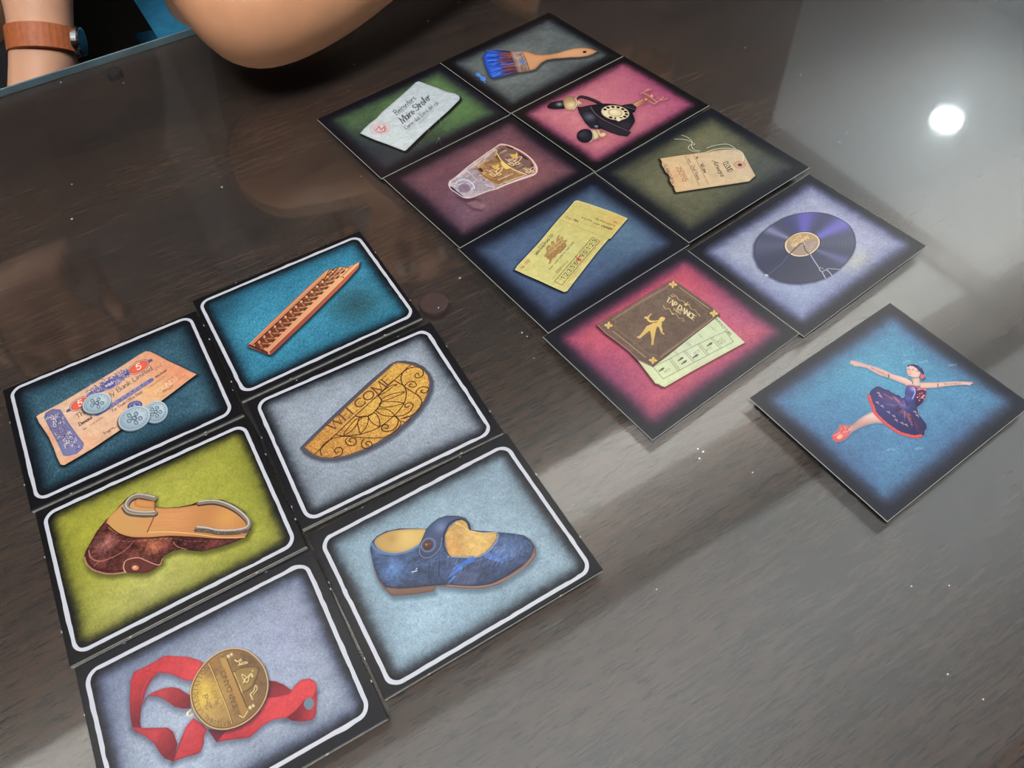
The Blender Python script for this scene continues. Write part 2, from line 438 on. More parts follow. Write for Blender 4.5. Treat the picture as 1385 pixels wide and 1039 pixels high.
        s.rgb[:] = np.clip(bd+(c-bd)*t, 0, 1)

# a small stroke alphabet for printed and handwritten words
def arc(cx, cy, rx, ry, a0, a1, n=9):
    return [(cx+rx*math.cos(math.radians(a)), cy+ry*math.sin(math.radians(a))) for a in np.linspace(a0, a1, n)]
GL = {
 'A': (.78, [[(0.02, 0), (.38, 1)], [(.38, 1), (.74, 0)], [(.15, .36), (.6, .36)]]), 'B': (.66, [[(.08, 0), (.08, 1)], [(.08, 1), (.3, 1)]+arc(.3, .76, .24, .24, 90, -90)+[(.08, .52)], [(.08, .52), (.34, .52)]+arc(.34, .26, .26, .26, 90, -90)+[(.08, 0)]]),
 'C': (.72, [arc(.4, .5, .34, .5, 45, 315, 15)]), 'D': (.76, [[(.08, 0), (.08, 1)], [(.08, 1), (.28, 1)]+arc(.3, .5, .38, .5, 90, -90, 13)+[(.08, 0)]]),
 'E': (.62, [[(.08, 0), (.08, 1)], [(.08, 1), (.54, 1)], [(.08, .52), (.44, .52)], [(.08, 0), (.56, 0)]]), 'F': (.58, [[(.08, 0), (.08, 1)], [(.08, 1), (.54, 1)], [(.08, .52), (.42, .52)]]),
 'G': (.76, [arc(.4, .5, .34, .5, 45, 330, 15)+[(.7, .45), (.5, .45)]]), 'H': (.74, [[(.08, 0), (.08, 1)], [(.64, 0), (.64, 1)], [(.08, .5), (.64, .5)]]),
 'I': (.26, [[(.13, 0), (.13, 1)]]), 'K': (.68, [[(.08, 0), (.08, 1)], [(.08, .42), (.58, 1)], [(.24, .56), (.62, 0)]]), 'L': (.56, [[(.08, 0), (.08, 1)], [(.08, 0), (.52, 0)]]),
 'M': (.9, [[(.08, 0), (.12, 1)], [(.12, 1), (.44, 0)], [(.44, 0), (.76, 1)], [(.76, 1), (.82, 0)]]), 'N': (.76, [[(.08, 0), (.08, 1)], [(.08, 1), (.66, 0)], [(.66, 0), (.66, 1)]]),
 'O': (.82, [arc(.41, .5, .35, .5, 0, 360, 19)]), 'P': (.64, [[(.08, 0), (.08, 1)], [(.08, 1), (.3, 1)]+arc(.3, .74, .27, .26, 90, -90)+[(.08, .48)]]),
 'R': (.7, [[(.08, 0), (.08, 1)], [(.08, 1), (.3, 1)]+arc(.3, .76, .25, .24, 90, -90)+[(.08, .52)], [(.3, .52), (.62, 0)]]),
 'S': (.6, [arc(.3, .75, .22, .25, 30, 250, 9)+arc(.3, .26, .24, .26, 80, -150, 9)]), 'T': (.68, [[(.34, 0), (.34, 1)], [(.02, 1), (.66, 1)]]), 'U': (.74, [[(.08, 1), (.08, .35)]+arc(.36, .32, .28, .32, 180, 360)+[(.64, 1)]]),
 'V': (.72, [[(.02, 1), (.36, 0)], [(.36, 0), (.7, 1)]]), 'W': (1.0, [[(.02, 1), (.26, 0)], [(.26, 0), (.5, .9)], [(.5, .9), (.74, 0)], [(.74, 0), (.98, 1)]]), 'Y': (.7, [[(.02, 1), (.35, .5)], [(.68, 1), (.35, .5)], [(.35, .5), (.35, 0)]]),
 '0': (.62, [arc(.31, .5, .24, .5, 0, 360, 17)]), '1': (.4, [[(.08, .8), (.24, 1), (.24, 0)]]), '2': (.6, [arc(.3, .72, .24, .28, 160, -30, 9)+[(.06, 0), (.56, 0)]]),
 '3': (.58, [arc(.27, .75, .22, .25, 150, -90, 9)+arc(.27, .26, .25, .26, 90, -150, 9)]), '5': (.6, [[(.5, 1), (.14, 1), (.1, .56)]+arc(.28, .32, .25, .32, 120, -150, 11)]), '6': (.6, [arc(.42, .5, .34, .5, 80, 180, 7)+arc(.31, .3, .24, .3, 180, 540, 14)]),
 '8': (.6, [arc(.3, .75, .2, .25, 0, 360, 13), arc(.3, .26, .25, .26, 0, 360, 13)]), '9': (.6, [arc(.3, .7, .24, .3, 0, 360, 14), [(.54, .7), (.5, .25), (.3, 0)]]),
 '.': (.24, [[(.1, 0), (.12, .03)]]), ' ': (.36, []), '-': (.4, [[(.06, .42), (.34, .42)]]), ',': (.24, [[(.12, .06), (.06, -.14)]]),
 'a': (.52, [arc(.24, .28, .2, .28, 0, 360, 12), [(.44, .56), (.46, 0)]]), 'b': (.54, [[(.08, 1), (.08, 0)], arc(.28, .28, .2, .28, 0, 360, 12)]), 'c': (.46, [arc(.26, .28, .2, .28, 50, 310, 10)]), 'd': (.54, [arc(.24, .28, .2, .28, 0, 360, 12), [(.44, 1), (.44, 0)]]),
 'e': (.5, [[(.06, .3), (.44, .3)]+arc(.25, .28, .19, .28, 10, 310, 12)]), 'f': (.34, [[(.32, .96), (.2, .98), (.14, .8), (.14, 0)], [(.02, .56), (.3, .56)]]), 'g': (.54, [arc(.24, .28, .2, .28, 0, 360, 12), [(.44, .56), (.44, -.2), (.3, -.34), (.08, -.26)]]),
 'h': (.54, [[(.08, 1), (.08, 0)], [(.08, .36), (.24, .56), (.42, .44), (.44, 0)]]), 'i': (.22, [[(.1, .54), (.1, 0)], [(.1, .78), (.12, .82)]]), 'k': (.5, [[(.08, 1), (.08, 0)], [(.4, .56), (.1, .26), (.44, 0)]]), 'l': (.22, [[(.1, 1), (.1, 0)]]),
 'm': (.8, [[(.08, .56), (.08, 0)], [(.08, .4), (.26, .56), (.4, .42), (.4, 0)], [(.4, .4), (.56, .56), (.7, .42), (.7, 0)]]), 'n': (.54, [[(.08, .56), (.08, 0)], [(.08, .38), (.26, .57), (.42, .44), (.44, 0)]]), 'o': (.52, [arc(.26, .28, .2, .28, 0, 360, 13)]),
 'p': (.54, [[(.08, .56), (.08, -.34)], arc(.28, .28, .2, .28, 0, 360, 12)]), 'r': (.38, [[(.08, .56), (.08, 0)], [(.08, .36), (.2, .56), (.36, .54)]]), 's': (.44, [arc(.22, .42, .15, .14, 30, 250, 8)+arc(.22, .14, .17, .15, 80, -150, 8)]),
 't': (.34, [[(.16, .86), (.16, .08), (.3, 0)], [(.02, .58), (.3, .58)]]), 'u': (.54, [[(.08, .56), (.1, .1), (.26, 0), (.42, .14)], [(.44, .56), (.44, 0)]]), 'v': (.46, [[(.02, .56), (.22, 0), (.42, .56)]]), 'w': (.7, [[(.02, .56), (.18, 0), (.34, .5), (.5, 0), (.66, .56)]]),
 'y': (.48, [[(.04, .56), (.24, .02)], [(.44, .56), (.24, .02), (.1, -.34)]])}
GL['£'] = GL['L']
def text(c, st, p0, p1, up, col, wt=.1, serif=False, al=1, jig=0, curve=None, mono=0):
    """letters from p0 to p1 (baseline), cap height up to the point 'up' above p0, all in view coordinates"""
    a, b, u = c.P([p0, p1, up]); uv = u-a
    tot = sum(GL[ch][0]+mono for ch in st) or 1
    H = math.hypot(*uv); e = (b-a)/tot; x = 0
    for ch in st:
        adv, strokes = GL[ch]
        for q in strokes:
            Q = np.array([a+(x+gx)*e+gy*uv+RNG.normal(0, jig*H, 2) for gx, gy in q])
            dx, dy = q[-1][0]-q[0][0], q[-1][1]-q[0][1]
            thin = serif and len(q) == 2 and (abs(dx) > abs(dy) or (dy*dx > 0 and abs(dx) > .15))
            c.line(Q, col, max(1.3, wt*H*(.5 if thin else 1.1 if serif else 1.0)), al=al, mapped=True, sm=False)
            if serif:
                for g_ in (q[0], q[-1]):
                    if (abs(g_[1]) < .02 or abs(g_[1]-1) < .02) and len(q) == 2 and abs(dy) > .3:
                        s0, s1 = a+(x+g_[0]-.11)*e+g_[1]*uv, a+(x+g_[0]+.11)*e+g_[1]*uv
                        c.line([s0, s1], col, max(.9, wt*H*.3), al=al, mapped=True)
        x += adv+mono
def scribble(c, p0, p1, amp, col, wd, al=.8, n=22, seed=3):
    r = np.random.default_rng(seed); a, b = np.array(p0, float), np.array(p1, float); d = b-a; nrm = np.array([-d[1], d[0]])/np.hypot(*d)
    pts = [a+d*(i/n)+nrm*amp*(r.uniform(.3, 1) if i % 2 else -r.uniform(.1, 1))*(0 if r.random() < .12 else 1) for i in range(n+1)]
    c.line(pts, col, wd, al=al, sm=True)
def textrow(c, p0, p1, h, col, al=.75, seed=1, wd=1.0, step=None):
    """a row of print too small to read: short upright ticks grouped as words"""
    r = np.random.default_rng(seed); a, b = np.array(p0, float), np.array(p1, float); L_ = np.hypot(*(b-a)); d = (b-a)/L_; nrm = np.array([d[1], -d[0]])
    x = 0; step = step or h*.55
    while x < L_:
        if r.random() < .16: x += step*1.1; continue
        k = r.uniform(.6, 1); p = a+d*x
        c.line([p, p+nrm*h*k], col, wd, al=al)
        if r.random() < .6: c.line([p+nrm*h*k*.5, p+nrm*h*k*.5+d*step*.7], col, wd*.8, al=al*.8)
        x += step
# ------------------------------------------------------------------ the fifteen printed pictures
BK = (14, 14, 18)
def art_brush(c):
    c.bg((112, 122, 120), (78, 84, 88), edge=(52, 58, 66), pad=.05, soft=.062, seed=3, border=(17, 18, 24), spot=[(.45, .35, .25, (128, 138, 132), .5)])
    c.view(640, 50, 7.694)
    body = [(100, 205), (130, 165), (170, 142), (250, 135), (330, 142), (395, 150), (512, 146), (560, 148), (610, 165), (650, 180), (720, 185), (800, 180), (880, 165), (960, 140), (1040, 120), (1110, 112), (1170, 112), (1230, 122), (1295, 150),
            (1250, 178), (1190, 200), (1110, 212), (1020, 214), (930, 222), (840, 228), (770, 240), (715, 268), (680, 305), (650, 335), (600, 352), (520, 365), (462, 372), (380, 395), (290, 415), (205, 432), (170, 405), (145, 350), (118, 290), (108, 240)]
    c.glow(body, (20, 24, 28), (6, 16), 26, .55)
    c.decal('printed_paintbrush', body)
    c.fill(body, (205, 150, 105), rim=((110, 62, 40), 9, .8), lite=[((1000, 160), (232, 178, 128), 130, .7), ((640, 215), (222, 160, 112), 70, .6)])
    for y0 in range(-20, 30, 9): c.line([(560, 230+y0*2), (700, 215+y0*1.2), (860, 198+y0*.5), (1040, 165+y0), (1200, 150+y0*.7)], (168, 104, 66), 2.4, al=.35, sm=True)
    c.fill([(1140, 158), (1150, 146), (1172, 146), (1180, 158), (1165, 168), (1148, 168)], (70, 34, 26), sm=True)
    br = [(100, 205), (130, 165), (170, 142), (250, 135), (330, 140), (400, 152), (430, 230), (462, 330), (470, 368), (380, 395), (290, 415), (205, 432), (170, 405), (145, 350), (118, 290), (108, 240)]
    c.fill(br, (30, 84, 205), (60, 40, 60), ax=((260, 280), (430, 255)), rim=((16, 34, 92), 8, .7))
    r = np.random.default_rng(1)
    for i in range(150):
        t = r.random(); x0 = 398+t*62+r.normal(0, 4); y0 = 160+t*200
        ln = r.uniform(60, 300); x1 = x0-ln; y1 = y0+ (t-.42)*90*(ln/280)+r.normal(0, 7)+ln*.04
        if x1 < 150+abs(t-.45)*60: continue
        col = [(196, 104, 66), (120, 58, 48), (52, 30, 44), (150, 80, 60), (36, 30, 66)][r.integers(5)] if ln < 235 else [(24, 70, 190), (58, 130, 240), (20, 44, 130)][r.integers(3)]
        c.line([(x0, y0), ((x0+x1)/2, (y0+y1)/2+r.normal(0, 3)), (x1, y1)], col, 7, 2.5, al=.75)
    for i in range(120):
        t = r.random(); x0 = 232+t*36+r.normal(0, 16); y0 = 148+t*235
        x1 = 118+t*60+abs(t-.5)*30+abs(r.normal(0, 10)); y1 = y0+(t-.2)*40
        c.line([(x0, y0), (x1, y1)], [(34, 110, 232), (22, 62, 178), (78, 150, 250), (16, 40, 120), (30, 90, 215)][r.integers(5)], 6, 4, al=.8)
    fer = [(385, 152), (512, 146), (548, 225), (592, 345), (575, 352), (462, 366), (430, 290), (402, 205)]
    c.fill(fer, (176, 150, 138), (140, 112, 104), ax=((440, 150), (520, 360)), rim=((88, 62, 56), 5, .8), tex=.1)
    for k in (.10, .20, .80, .9):
        c.line([(385+127*k, 152-6*k), (470+112*k, 366-16*k)], (104, 74, 66), 3.2, al=.8); c.line([(391+127*k, 152-6*k), (476+112*k, 366-16*k)], (216, 196, 182), 2.6, al=.6)
    c.fill([(486, 246), (508, 238), (532, 250), (530, 270), (512, 280), (490, 268)], (76, 130, 205), sm=True)
    for q, s_ in (((50, 392), 26), ((100, 435), 30), ((78, 412), 16), ((120, 470), 9)):
        c.fill(c.ell(q, s_, s_*.75, .4, 12), (44, 108, 214), (88, 150, 240), ax=((q[0]-s_, q[1]), (q[0]+s_, q[1])), sm=True)

def art_letter(c):
    c.bg((86, 118, 74), (62, 82, 58), edge=(48, 56, 66), pad=.05, soft=.062, seed=4, border=(22, 24, 32), fine=.08,
         spot=[(.08, .62, .34, (52, 56, 70), .9), (.65, .2, .25, (112, 145, 88), .5), (.85, .5, .22, (100, 140, 84), .5)])
    c.view(480, 100, 9.233)
    env = [(66, 742), (110, 690), (190, 615), (270, 555), (330, 485), (500, 340), (655, 205), (760, 105), (798, 92), (880, 122), (1020, 172), (1150, 225), (1255, 248), (1298, 272), (1312, 300), (1302, 328), (1180, 450), (1010, 602), (880, 720), (780, 815), (690, 905), (640, 952), (618, 962), (520, 925), (400, 878), (250, 825), (150, 782)]
    c.glow(env, (8, 10, 12), (14, 22), 26, .9)
    c.decal('printed_envelope', env)
    c.fill(env, (206, 216, 218), (186, 198, 206), ax=((200, 850), (1100, 150)), rim=((150, 160, 168), 9, .55), tex=.03)
    r = np.random.default_rng(5)
    for i in range(16):
        a = (r.uniform(200, 1100), r.uniform(250, 800)); c.line([a, (a[0]+r.uniform(-90, 90), a[1]+r.uniform(40, 120))], (168, 178, 190), 7, 1, al=.28)
        c.line([(a[0]+6, a[1]-3), (a[0]+r.uniform(-60, 90), a[1]+90)], (228, 236, 238), 6, 1, al=.3)
    for rr, w_ in ((128, 4), (112, 3), (72, 9)): c.line(c.ell((316, 680), rr, rr*.62, -.12), (216, 138, 132), w_, al=.75, closed=True)
    for k in range(26):
        a = k*2*math.pi/26; c.line([(316+84*math.cos(a), 680+52*math.sin(a)), (316+100*math.cos(a), 680+62*math.sin(a))], (214, 128, 122), 8, al=.5)
    c.line([(270, 700), (300, 655), (330, 700), (365, 660), (372, 715), (290, 730)], (214, 104, 98), 15, al=.8, sm=True)
    ink = (62, 66, 76)
    text(c, 'Beimnters', (520, 520), (770, 310), (470, 470), ink, .085, jig=.03, al=.8); c.line([(550, 520), (740, 345)], ink, 3, al=.5)
    text(c, 'Maire Stroller', (600, 625), (955, 300), (540, 560), ink, .10, jig=.035, al=.85)
    text(c, 'Came dus Erms del c.p', (640, 700), (1045, 365), (605, 665), (84, 88, 98), .11, jig=.04, al=.8)
    c.line([(660, 700), (970, 425)], (90, 96, 104), 3, al=.6); c.line([(530, 835), (700, 690), (1145, 278)], (120, 128, 136), 2.6, al=.6)
    text(c, 'venistans cou', (800, 640), (990, 450), (780, 615), (130, 134, 142), .1, jig=.05, al=.6)

def art_phone(c):
    c.bg((200, 116, 128), (186, 98, 118), edge=(160, 66, 112), pad=.05, soft=.062, seed=5, border=(17, 17, 23), cloud=.18,
         spot=[(.9, .5, .3, (170, 74, 122), .6), (.3, .4, .3, (212, 132, 138), .5)])
    c.view(730, 110, 7.694); D = (34, 30, 38)
    cord = [(383, 180), (405, 152), (435, 146), (500, 158), (560, 180), (620, 208), (660, 235), (600, 240), (560, 218), (500, 195), (440, 178), (405, 182), (392, 196)]
    body = [(390, 268), (430, 268), (520, 248), (590, 240), (690, 232), (780, 238), (850, 252), (885, 242), (960, 232), (975, 245), (1008, 272), (1000, 300), (985, 322), (968, 330), (985, 375), (990, 420), (975, 455), (935, 512), (952, 530), (912, 576), (830, 565), (740, 535), (640, 495), (600, 500), (530, 490), (480, 440), (440, 380), (410, 330)]
    mic = [(388, 560), (395, 525), (430, 502), (480, 492), (530, 496), (560, 508), (615, 500), (650, 530), (690, 545), (680, 572), (620, 595), (590, 600), (560, 625), (500, 642), (440, 635), (400, 605)]
    ear = [(78, 262), (110, 225), (170, 208), (245, 202), (265, 172), (300, 156), (345, 158), (372, 180), (420, 205), (438, 230), (425, 262), (385, 250), (350, 292), (310, 300), (265, 282), (200, 290), (130, 290), (90, 280)]
    hook = [(968, 240), (1060, 188), (1085, 192), (1110, 180), (1150, 150), (1165, 158), (1130, 200), (1100, 206), (1080, 225), (1010, 268)]
    allp = [(78, 262), (110, 225), (170, 208), (245, 202), (265, 172), (300, 156), (345, 158), (380, 172), (405, 152), (435, 146), (500, 158), (560, 180), (640, 225), (780, 236), (860, 248), (960, 232), (1060, 185), (1040, 125), (1130, 75), (1170, 90), (1130, 125), (1180, 140), (1200, 200), (1290, 160), (1330, 182), (1250, 215), (1190, 245), (1140, 220), (1010, 272), (990, 322), (992, 420), (940, 510), (955, 532), (912, 578), (830, 567), (700, 520), (690, 570), (600, 605), (500, 645), (420, 625), (386, 560), (400, 520), (480, 490), (510, 470), (440, 385), (385, 270), (345, 300), (265, 290), (110, 292)]
    c.glow(allp, (120, 50, 72), (4, 10), 26, .35)
    c.decal('printed_telephone', allp)
    c.fill(cord, D, rim=((78, 70, 80), 3, .5)); c.line([(400, 172), (440, 160), (520, 178), (600, 212)], (92, 84, 92), 4, al=.7, sm=True)
    # brass cradle
    c.fill(hook, (206, 166, 104), (150, 98, 66), ax=((1000, 270), (1060, 190)), rim=((120, 76, 50), 3, .6)); c.line([(985, 240), (1075, 192)], (240, 214, 160), 5, al=.8)
    g = (222, 176, 128)
    for q in ([(1050, 130), (1100, 108), (1160, 85)], [(1090, 110), (1135, 78)], [(1075, 120), (1130, 150), (1180, 185), (1215, 215)], [(1185, 240), (1240, 205), (1325, 182)], [(1240, 205), (1290, 165)], [(1130, 205), (1160, 222), (1195, 240)]):
        c.line(q, (150, 86, 70), 9); c.line([(x, y-2) for x, y in q], g, 5)
    for q, r_ in (((1165, 153), 20), ((1105, 188), 17)): c.fill(c.ell(q, r_, r_*.75), (226, 186, 136), rim=((140, 80, 58), 5, .8))
    c.fill(body, (30, 28, 36), rim=((14, 12, 18), 8, .6), lite=[((520, 400), (84, 84, 98), 60, .7), ((900, 460), (66, 58, 72), 70, .6), ((470, 300), (70, 70, 82), 40, .5)])
    c.fill([(520, 252), (560, 262), (570, 310), (640, 385), (760, 450), (880, 500), (952, 528), (912, 576), (830, 565), (740, 535), (650, 490), (600, 440), (560, 350), (528, 290)], (44, 40, 50), rim=((22, 20, 26), 6, .7))
    c.line([(530, 262), (560, 315), (640, 385), (760, 448), (880, 500), (950, 528)], (116, 106, 118), 6, al=.8, sm=True)
    c.line([(965, 330), (985, 380), (988, 425), (935, 508)], (96, 84, 98), 4, al=.7, sm=True)
    c.fill([(858, 254), (885, 242), (960, 232), (1008, 272), (998, 300), (940, 290), (890, 275)], (40, 36, 46)); c.line([(890, 262), (1000, 298)], (96, 90, 104), 4); c.line([(900, 282), (990, 318)], (12, 10, 14), 5)
    ctr = (786, 327)
    c.fill(c.ell(ctr, 148, 76, .13), (232, 218, 178), rim=((150, 130, 98), 6, .8)); 
    for k in range(11):
        a = math.radians(30+k*27-190); q = (ctr[0]+118*math.cos(a)*.99-58*math.sin(a)*.13, ctr[1]+58*math.sin(a)+15*math.cos(a))
        c.fill(c.ell(q, 20, 11, .2, 14), (48, 42, 40), rim=((20, 16, 18), 3, .5))
    c.fill(c.ell(ctr, 78, 42, .13), (206, 188, 142), rim=((150, 128, 88), 5, .8)); c.fill(c.ell(ctr, 60, 31, .13), (222, 204, 156), lite=[((770, 318), (244, 232, 192), 30, .8)])
    c.fill([(792, 390), (805, 372), (850, 385), (872, 372), (860, 395), (830, 415), (805, 412)], (236, 222, 184), rim=((140, 118, 80), 3, .6), sm=True)
    # handset: ear cup, mouth cup
    c.fill([(395, 262), (430, 270), (520, 300), (590, 360), (612, 450), (600, 490), (530, 490), (470, 430), (430, 360), (400, 300)], (38, 38, 48), rim=((16, 15, 20), 10, .6), lite=[((520, 370), (104, 104, 120), 42, .8)])
    c.fill(ear[:4]+[(262, 240), (265, 282)]+ear[-3:], (26, 26, 34), rim=((14, 14, 20), 4, .5), lite=[((205, 240), (150, 150, 166), 22, .9)], sm=True)
    c.fill([(245, 202), (265, 172), (300, 156), (345, 158), (372, 185), (385, 225), (372, 265), (350, 292), (310, 300), (268, 284), (250, 245)], (206, 178, 126), (150, 116, 82), ax=((330, 300), (290, 150)), rim=((116, 84, 56), 6, .7), sm=True, lite=[((330, 245), (238, 216, 168), 38, .8)])
    c.line([(372, 178), (386, 215), (380, 255), (350, 294)], (238, 220, 180), 5, sm=True)
    c.fill([(388, 210), (405, 202), (425, 212), (440, 235), (428, 245), (415, 232), (408, 262), (392, 240)], (226, 198, 146), rim=((120, 88, 60), 4, .7), sm=True)
    c.fill([(540, 505), (580, 508), (612, 545), (615, 585), (590, 600), (560, 610)], (222, 202, 150), rim=((130, 100, 66), 5, .8)); c.fill([(590, 500), (620, 510), (635, 540), (668, 530), (692, 548), (680, 572), (640, 580), (615, 560)], (226, 204, 150), rim=((130, 100, 66), 5, .7), sm=True)
    c.fill(c.ell((472, 568), 88, 72, -.1), (36, 35, 44), rim=((12, 12, 17), 9, .7), lite=[((440, 550), (74, 74, 86), 36, .6)]); c.line([(535, 508), (552, 545), (548, 600), (520, 632)], (206, 208, 220), 6, al=.75, sm=True)
    c.fill([(560, 462), (590, 455), (612, 470), (606, 490), (575, 490)], (62, 62, 76), lite=[((590, 468), (190, 190, 204), 10, .8)])

def art_glass(c):
    c.bg((128, 84, 92), (104, 66, 78), edge=(62, 46, 66), pad=.05, soft=.062, seed=6, border=(19, 19, 27), fine=.06, spot=[(.25, .6, .3, (118, 92, 112), .6), (.6, .6, .25, (146, 96, 92), .5)])
    c.view(600, 185, 10.26)
    out = [(72, 660), (100, 610), (160, 565), (250, 490), (350, 405), (470, 320), (600, 225), (720, 145), (780, 105), (850, 108), (960, 145), (1080, 205), (1190, 285), (1260, 365), (1292, 430), (1290, 490), (1255, 530), (1150, 570), (1010, 615), (860, 670), (740, 722), (620, 755), (500, 800), (400, 840), (330, 852), (260, 835), (170, 775), (100, 725)]
    c.glow([(200, 840), (300, 900), (420, 1010), (520, 1020), (480, 880), (380, 840)], (76, 48, 62), (0, 0), 46, .8)
    c.glow([(330, 900), (420, 960), (520, 980), (560, 940), (450, 870)], (182, 142, 146), (0, 20), 30, .5)
    c.decal('printed_drinking_glass', out)
    c.fill(out, (150, 118, 118), (176, 168, 180), ax=((900, 350), (150, 740)), rim=((226, 196, 190), 16, .8), tex=.06)
    c.fill([(720, 165), (790, 128), (900, 140), (1050, 200), (1180, 290), (1240, 370), (1262, 450), (1240, 500), (1150, 525), (1000, 480), (860, 390), (770, 290), (745, 225)], (122, 92, 84), rim=((90, 64, 62), 8, .5), sm=True)
    r = np.random.default_rng(2)
    for i in range(46):
        t = r.random(); a = (800+430*t, 150+360*t**1.15+r.normal(0, 8)); L_ = r.uniform(50, 130)
        c.line([a, (a[0]-L_*.85, a[1]+L_*.5)], [(196, 166, 152), (80, 54, 54), (160, 124, 110), (220, 196, 176)][r.integers(4)], 13, 4, al=.5)
    c.fill([(860, 120), (960, 150), (970, 175), (900, 160)], (66, 44, 46), soft=2.5, sm=True); c.fill([(1020, 215), (1110, 260), (1180, 320), (1110, 300)], (74, 50, 48), soft=2.5, sm=True); c.fill([(1210, 370), (1250, 420), (1240, 470), (1215, 420)], (82, 58, 54), soft=2.5, sm=True)
    c.fill([(715, 260), (745, 245), (860, 390), (1010, 480), (1120, 520), (1050, 560), (900, 620), (770, 640), (640, 600), (540, 520), (470, 430), (500, 385), (620, 320)], (150, 112, 78), rim=((196, 152, 72), 16, .7), tex=.1)
    c.fill([(470, 425), (520, 440), (620, 540), (760, 605), (870, 650), (740, 655), (620, 600), (520, 520)], (196, 148, 66), (150, 100, 48), ax=((520, 440), (860, 640)), sm=True); c.fill([(480, 445), (520, 435), (548, 480), (520, 490)], (84, 44, 26), sm=True, soft=2.5)
    c.fill([(712, 262), (745, 250), (800, 330), (880, 400), (930, 440), (860, 440), (780, 380), (740, 310)], (206, 172, 66), (100, 70, 40), ax=((880, 400), (740, 300)), sm=True); c.fill([(790, 350), (850, 365), (920, 430), (850, 445)], (232, 204, 92), sm=True)
    c.line([(745, 240), (800, 325), (900, 410), (1010, 470), (1140, 520)], (236, 196, 140), 11, 14, sm=True); c.line([(690, 180), (735, 190), (720, 265)], (226, 196, 96), 22, 12, al=.7, sm=True); c.line([(430, 345), (470, 390)], (222, 196, 112), 26, al=.6)
    for i in range(36):
        t = r.random(); a = (640-280*t+r.normal(0, 10), 240+230*t+r.normal(0, 20)); c.line([a, (a[0]+r.uniform(30, 130), a[1]-r.uniform(20, 90))], [(226, 208, 196), (120, 92, 90), (200, 172, 156)][r.integers(3)], 12, 4, al=.45)
    def leaf(a, b, w_, col, line=True):
        (ax, ay), (bx, by) = a, b; mx, my = (ax+bx)/2, (ay+by)/2; nx, ny = -(by-ay), bx-ax; L_ = math.hypot(nx, ny); nx, ny = nx/L_*w_, ny/L_*w_
        q = [(ax, ay), (mx-nx-(bx-ax)*.1, my-ny-(by-ay)*.1), (bx, by), (mx+nx-(bx-ax)*.1, my+ny-(by-ay)*.1)]
        if line: c.line(q, col, 9, closed=True, sm=True)
        else: c.fill(q, col, sm=True, rim=((250, 220, 130), 4, .6))
    for dx, dy, k in ((0, 0, 1), (260, -150, 1.05), (470, -30, .75)):
        P_ = lambda x, y: (740+dx+(x-740)*k, 500+dy+(y-500)*k)
        leaf(P_(730, 500), P_(820, 430), 24*k, (246, 214, 150) if dx == 0 else (236, 190, 166)); leaf(P_(735, 520), P_(800, 520), 14*k, (240, 206, 140)); leaf(P_(720, 540), P_(640, 520), 14*k, (240, 206, 140)); leaf(P_(720, 480), P_(640, 470), 13*k, (226, 182, 130))
        if k > .8:
            leaf(P_(765, 440), P_(665, 405), 26*k, (208, 168, 70), False); leaf(P_(745, 440), P_(755, 375), 18*k, (216, 176, 78), False)
        c.line([P_(600, 460), P_(680, 510), P_(740, 530)], (244, 206, 150), 6, sm=True)
    for i in range(60):
        t = r.random(); u = r.uniform(-1, 1); cx_, cy_ = 640-480*t, 560+130*t; a = (cx_+u*80, cy_+u*105*(1-.1*t))
        c.line([a, (a[0]+r.uniform(-90, 90), a[1]+r.uniform(-40, 60))], [(212, 214, 232), (112, 96, 112), (180, 172, 196), (236, 238, 250), (92, 76, 92)][r.integers(5)], 11, 3, al=.5)
    c.line([(160, 650), (230, 600), (320, 600), (400, 650), (430, 720)], (206, 212, 236), 15, sm=True, al=.85); c.line([(200, 700), (260, 650), (340, 660), (380, 710)], (180, 176, 200), 9, sm=True)
    c.fill([(200, 700), (290, 650), (370, 700), (350, 760), (250, 770)], (116, 92, 112), sm=True, al=.7, soft=8); c.fill([(90, 690), (130, 705), (200, 770), (270, 825), (240, 830), (160, 780), (105, 730)], (62, 50, 74), sm=True)
    c.line([(320, 470), (380, 510), (450, 590), (560, 665), (700, 700)], (226, 222, 232), 9, sm=True, al=.8); c.line([(340, 455), (395, 520), (470, 600), (590, 690)], (84, 70, 84), 6, sm=True, al=.7); c.line([(450, 420), (520, 510), (640, 590), (760, 620)], (96, 54, 30), 8, sm=True, al=.7)
    c.line([(740, 715), (900, 650), (1100, 570), (1240, 520)], (244, 220, 200), 12, al=.9); c.line([(780, 660), (1000, 580), (1160, 525)], (236, 214, 184), 10, al=.7); c.line([(760, 600), (900, 540), (970, 510)], (240, 236, 220), 16, 6, al=.6)
    c.line(out, (232, 210, 208), 9, closed=True, sm=True, al=.95); c.line([(780, 105), (850, 108), (960, 145), (1080, 205), (1190, 285), (1260, 365), (1292, 430), (1290, 490)], (240, 192, 178), 17, sm=True); c.line([(140, 600), (350, 445), (600, 260), (760, 150)], (250, 226, 210), 8, al=.6)

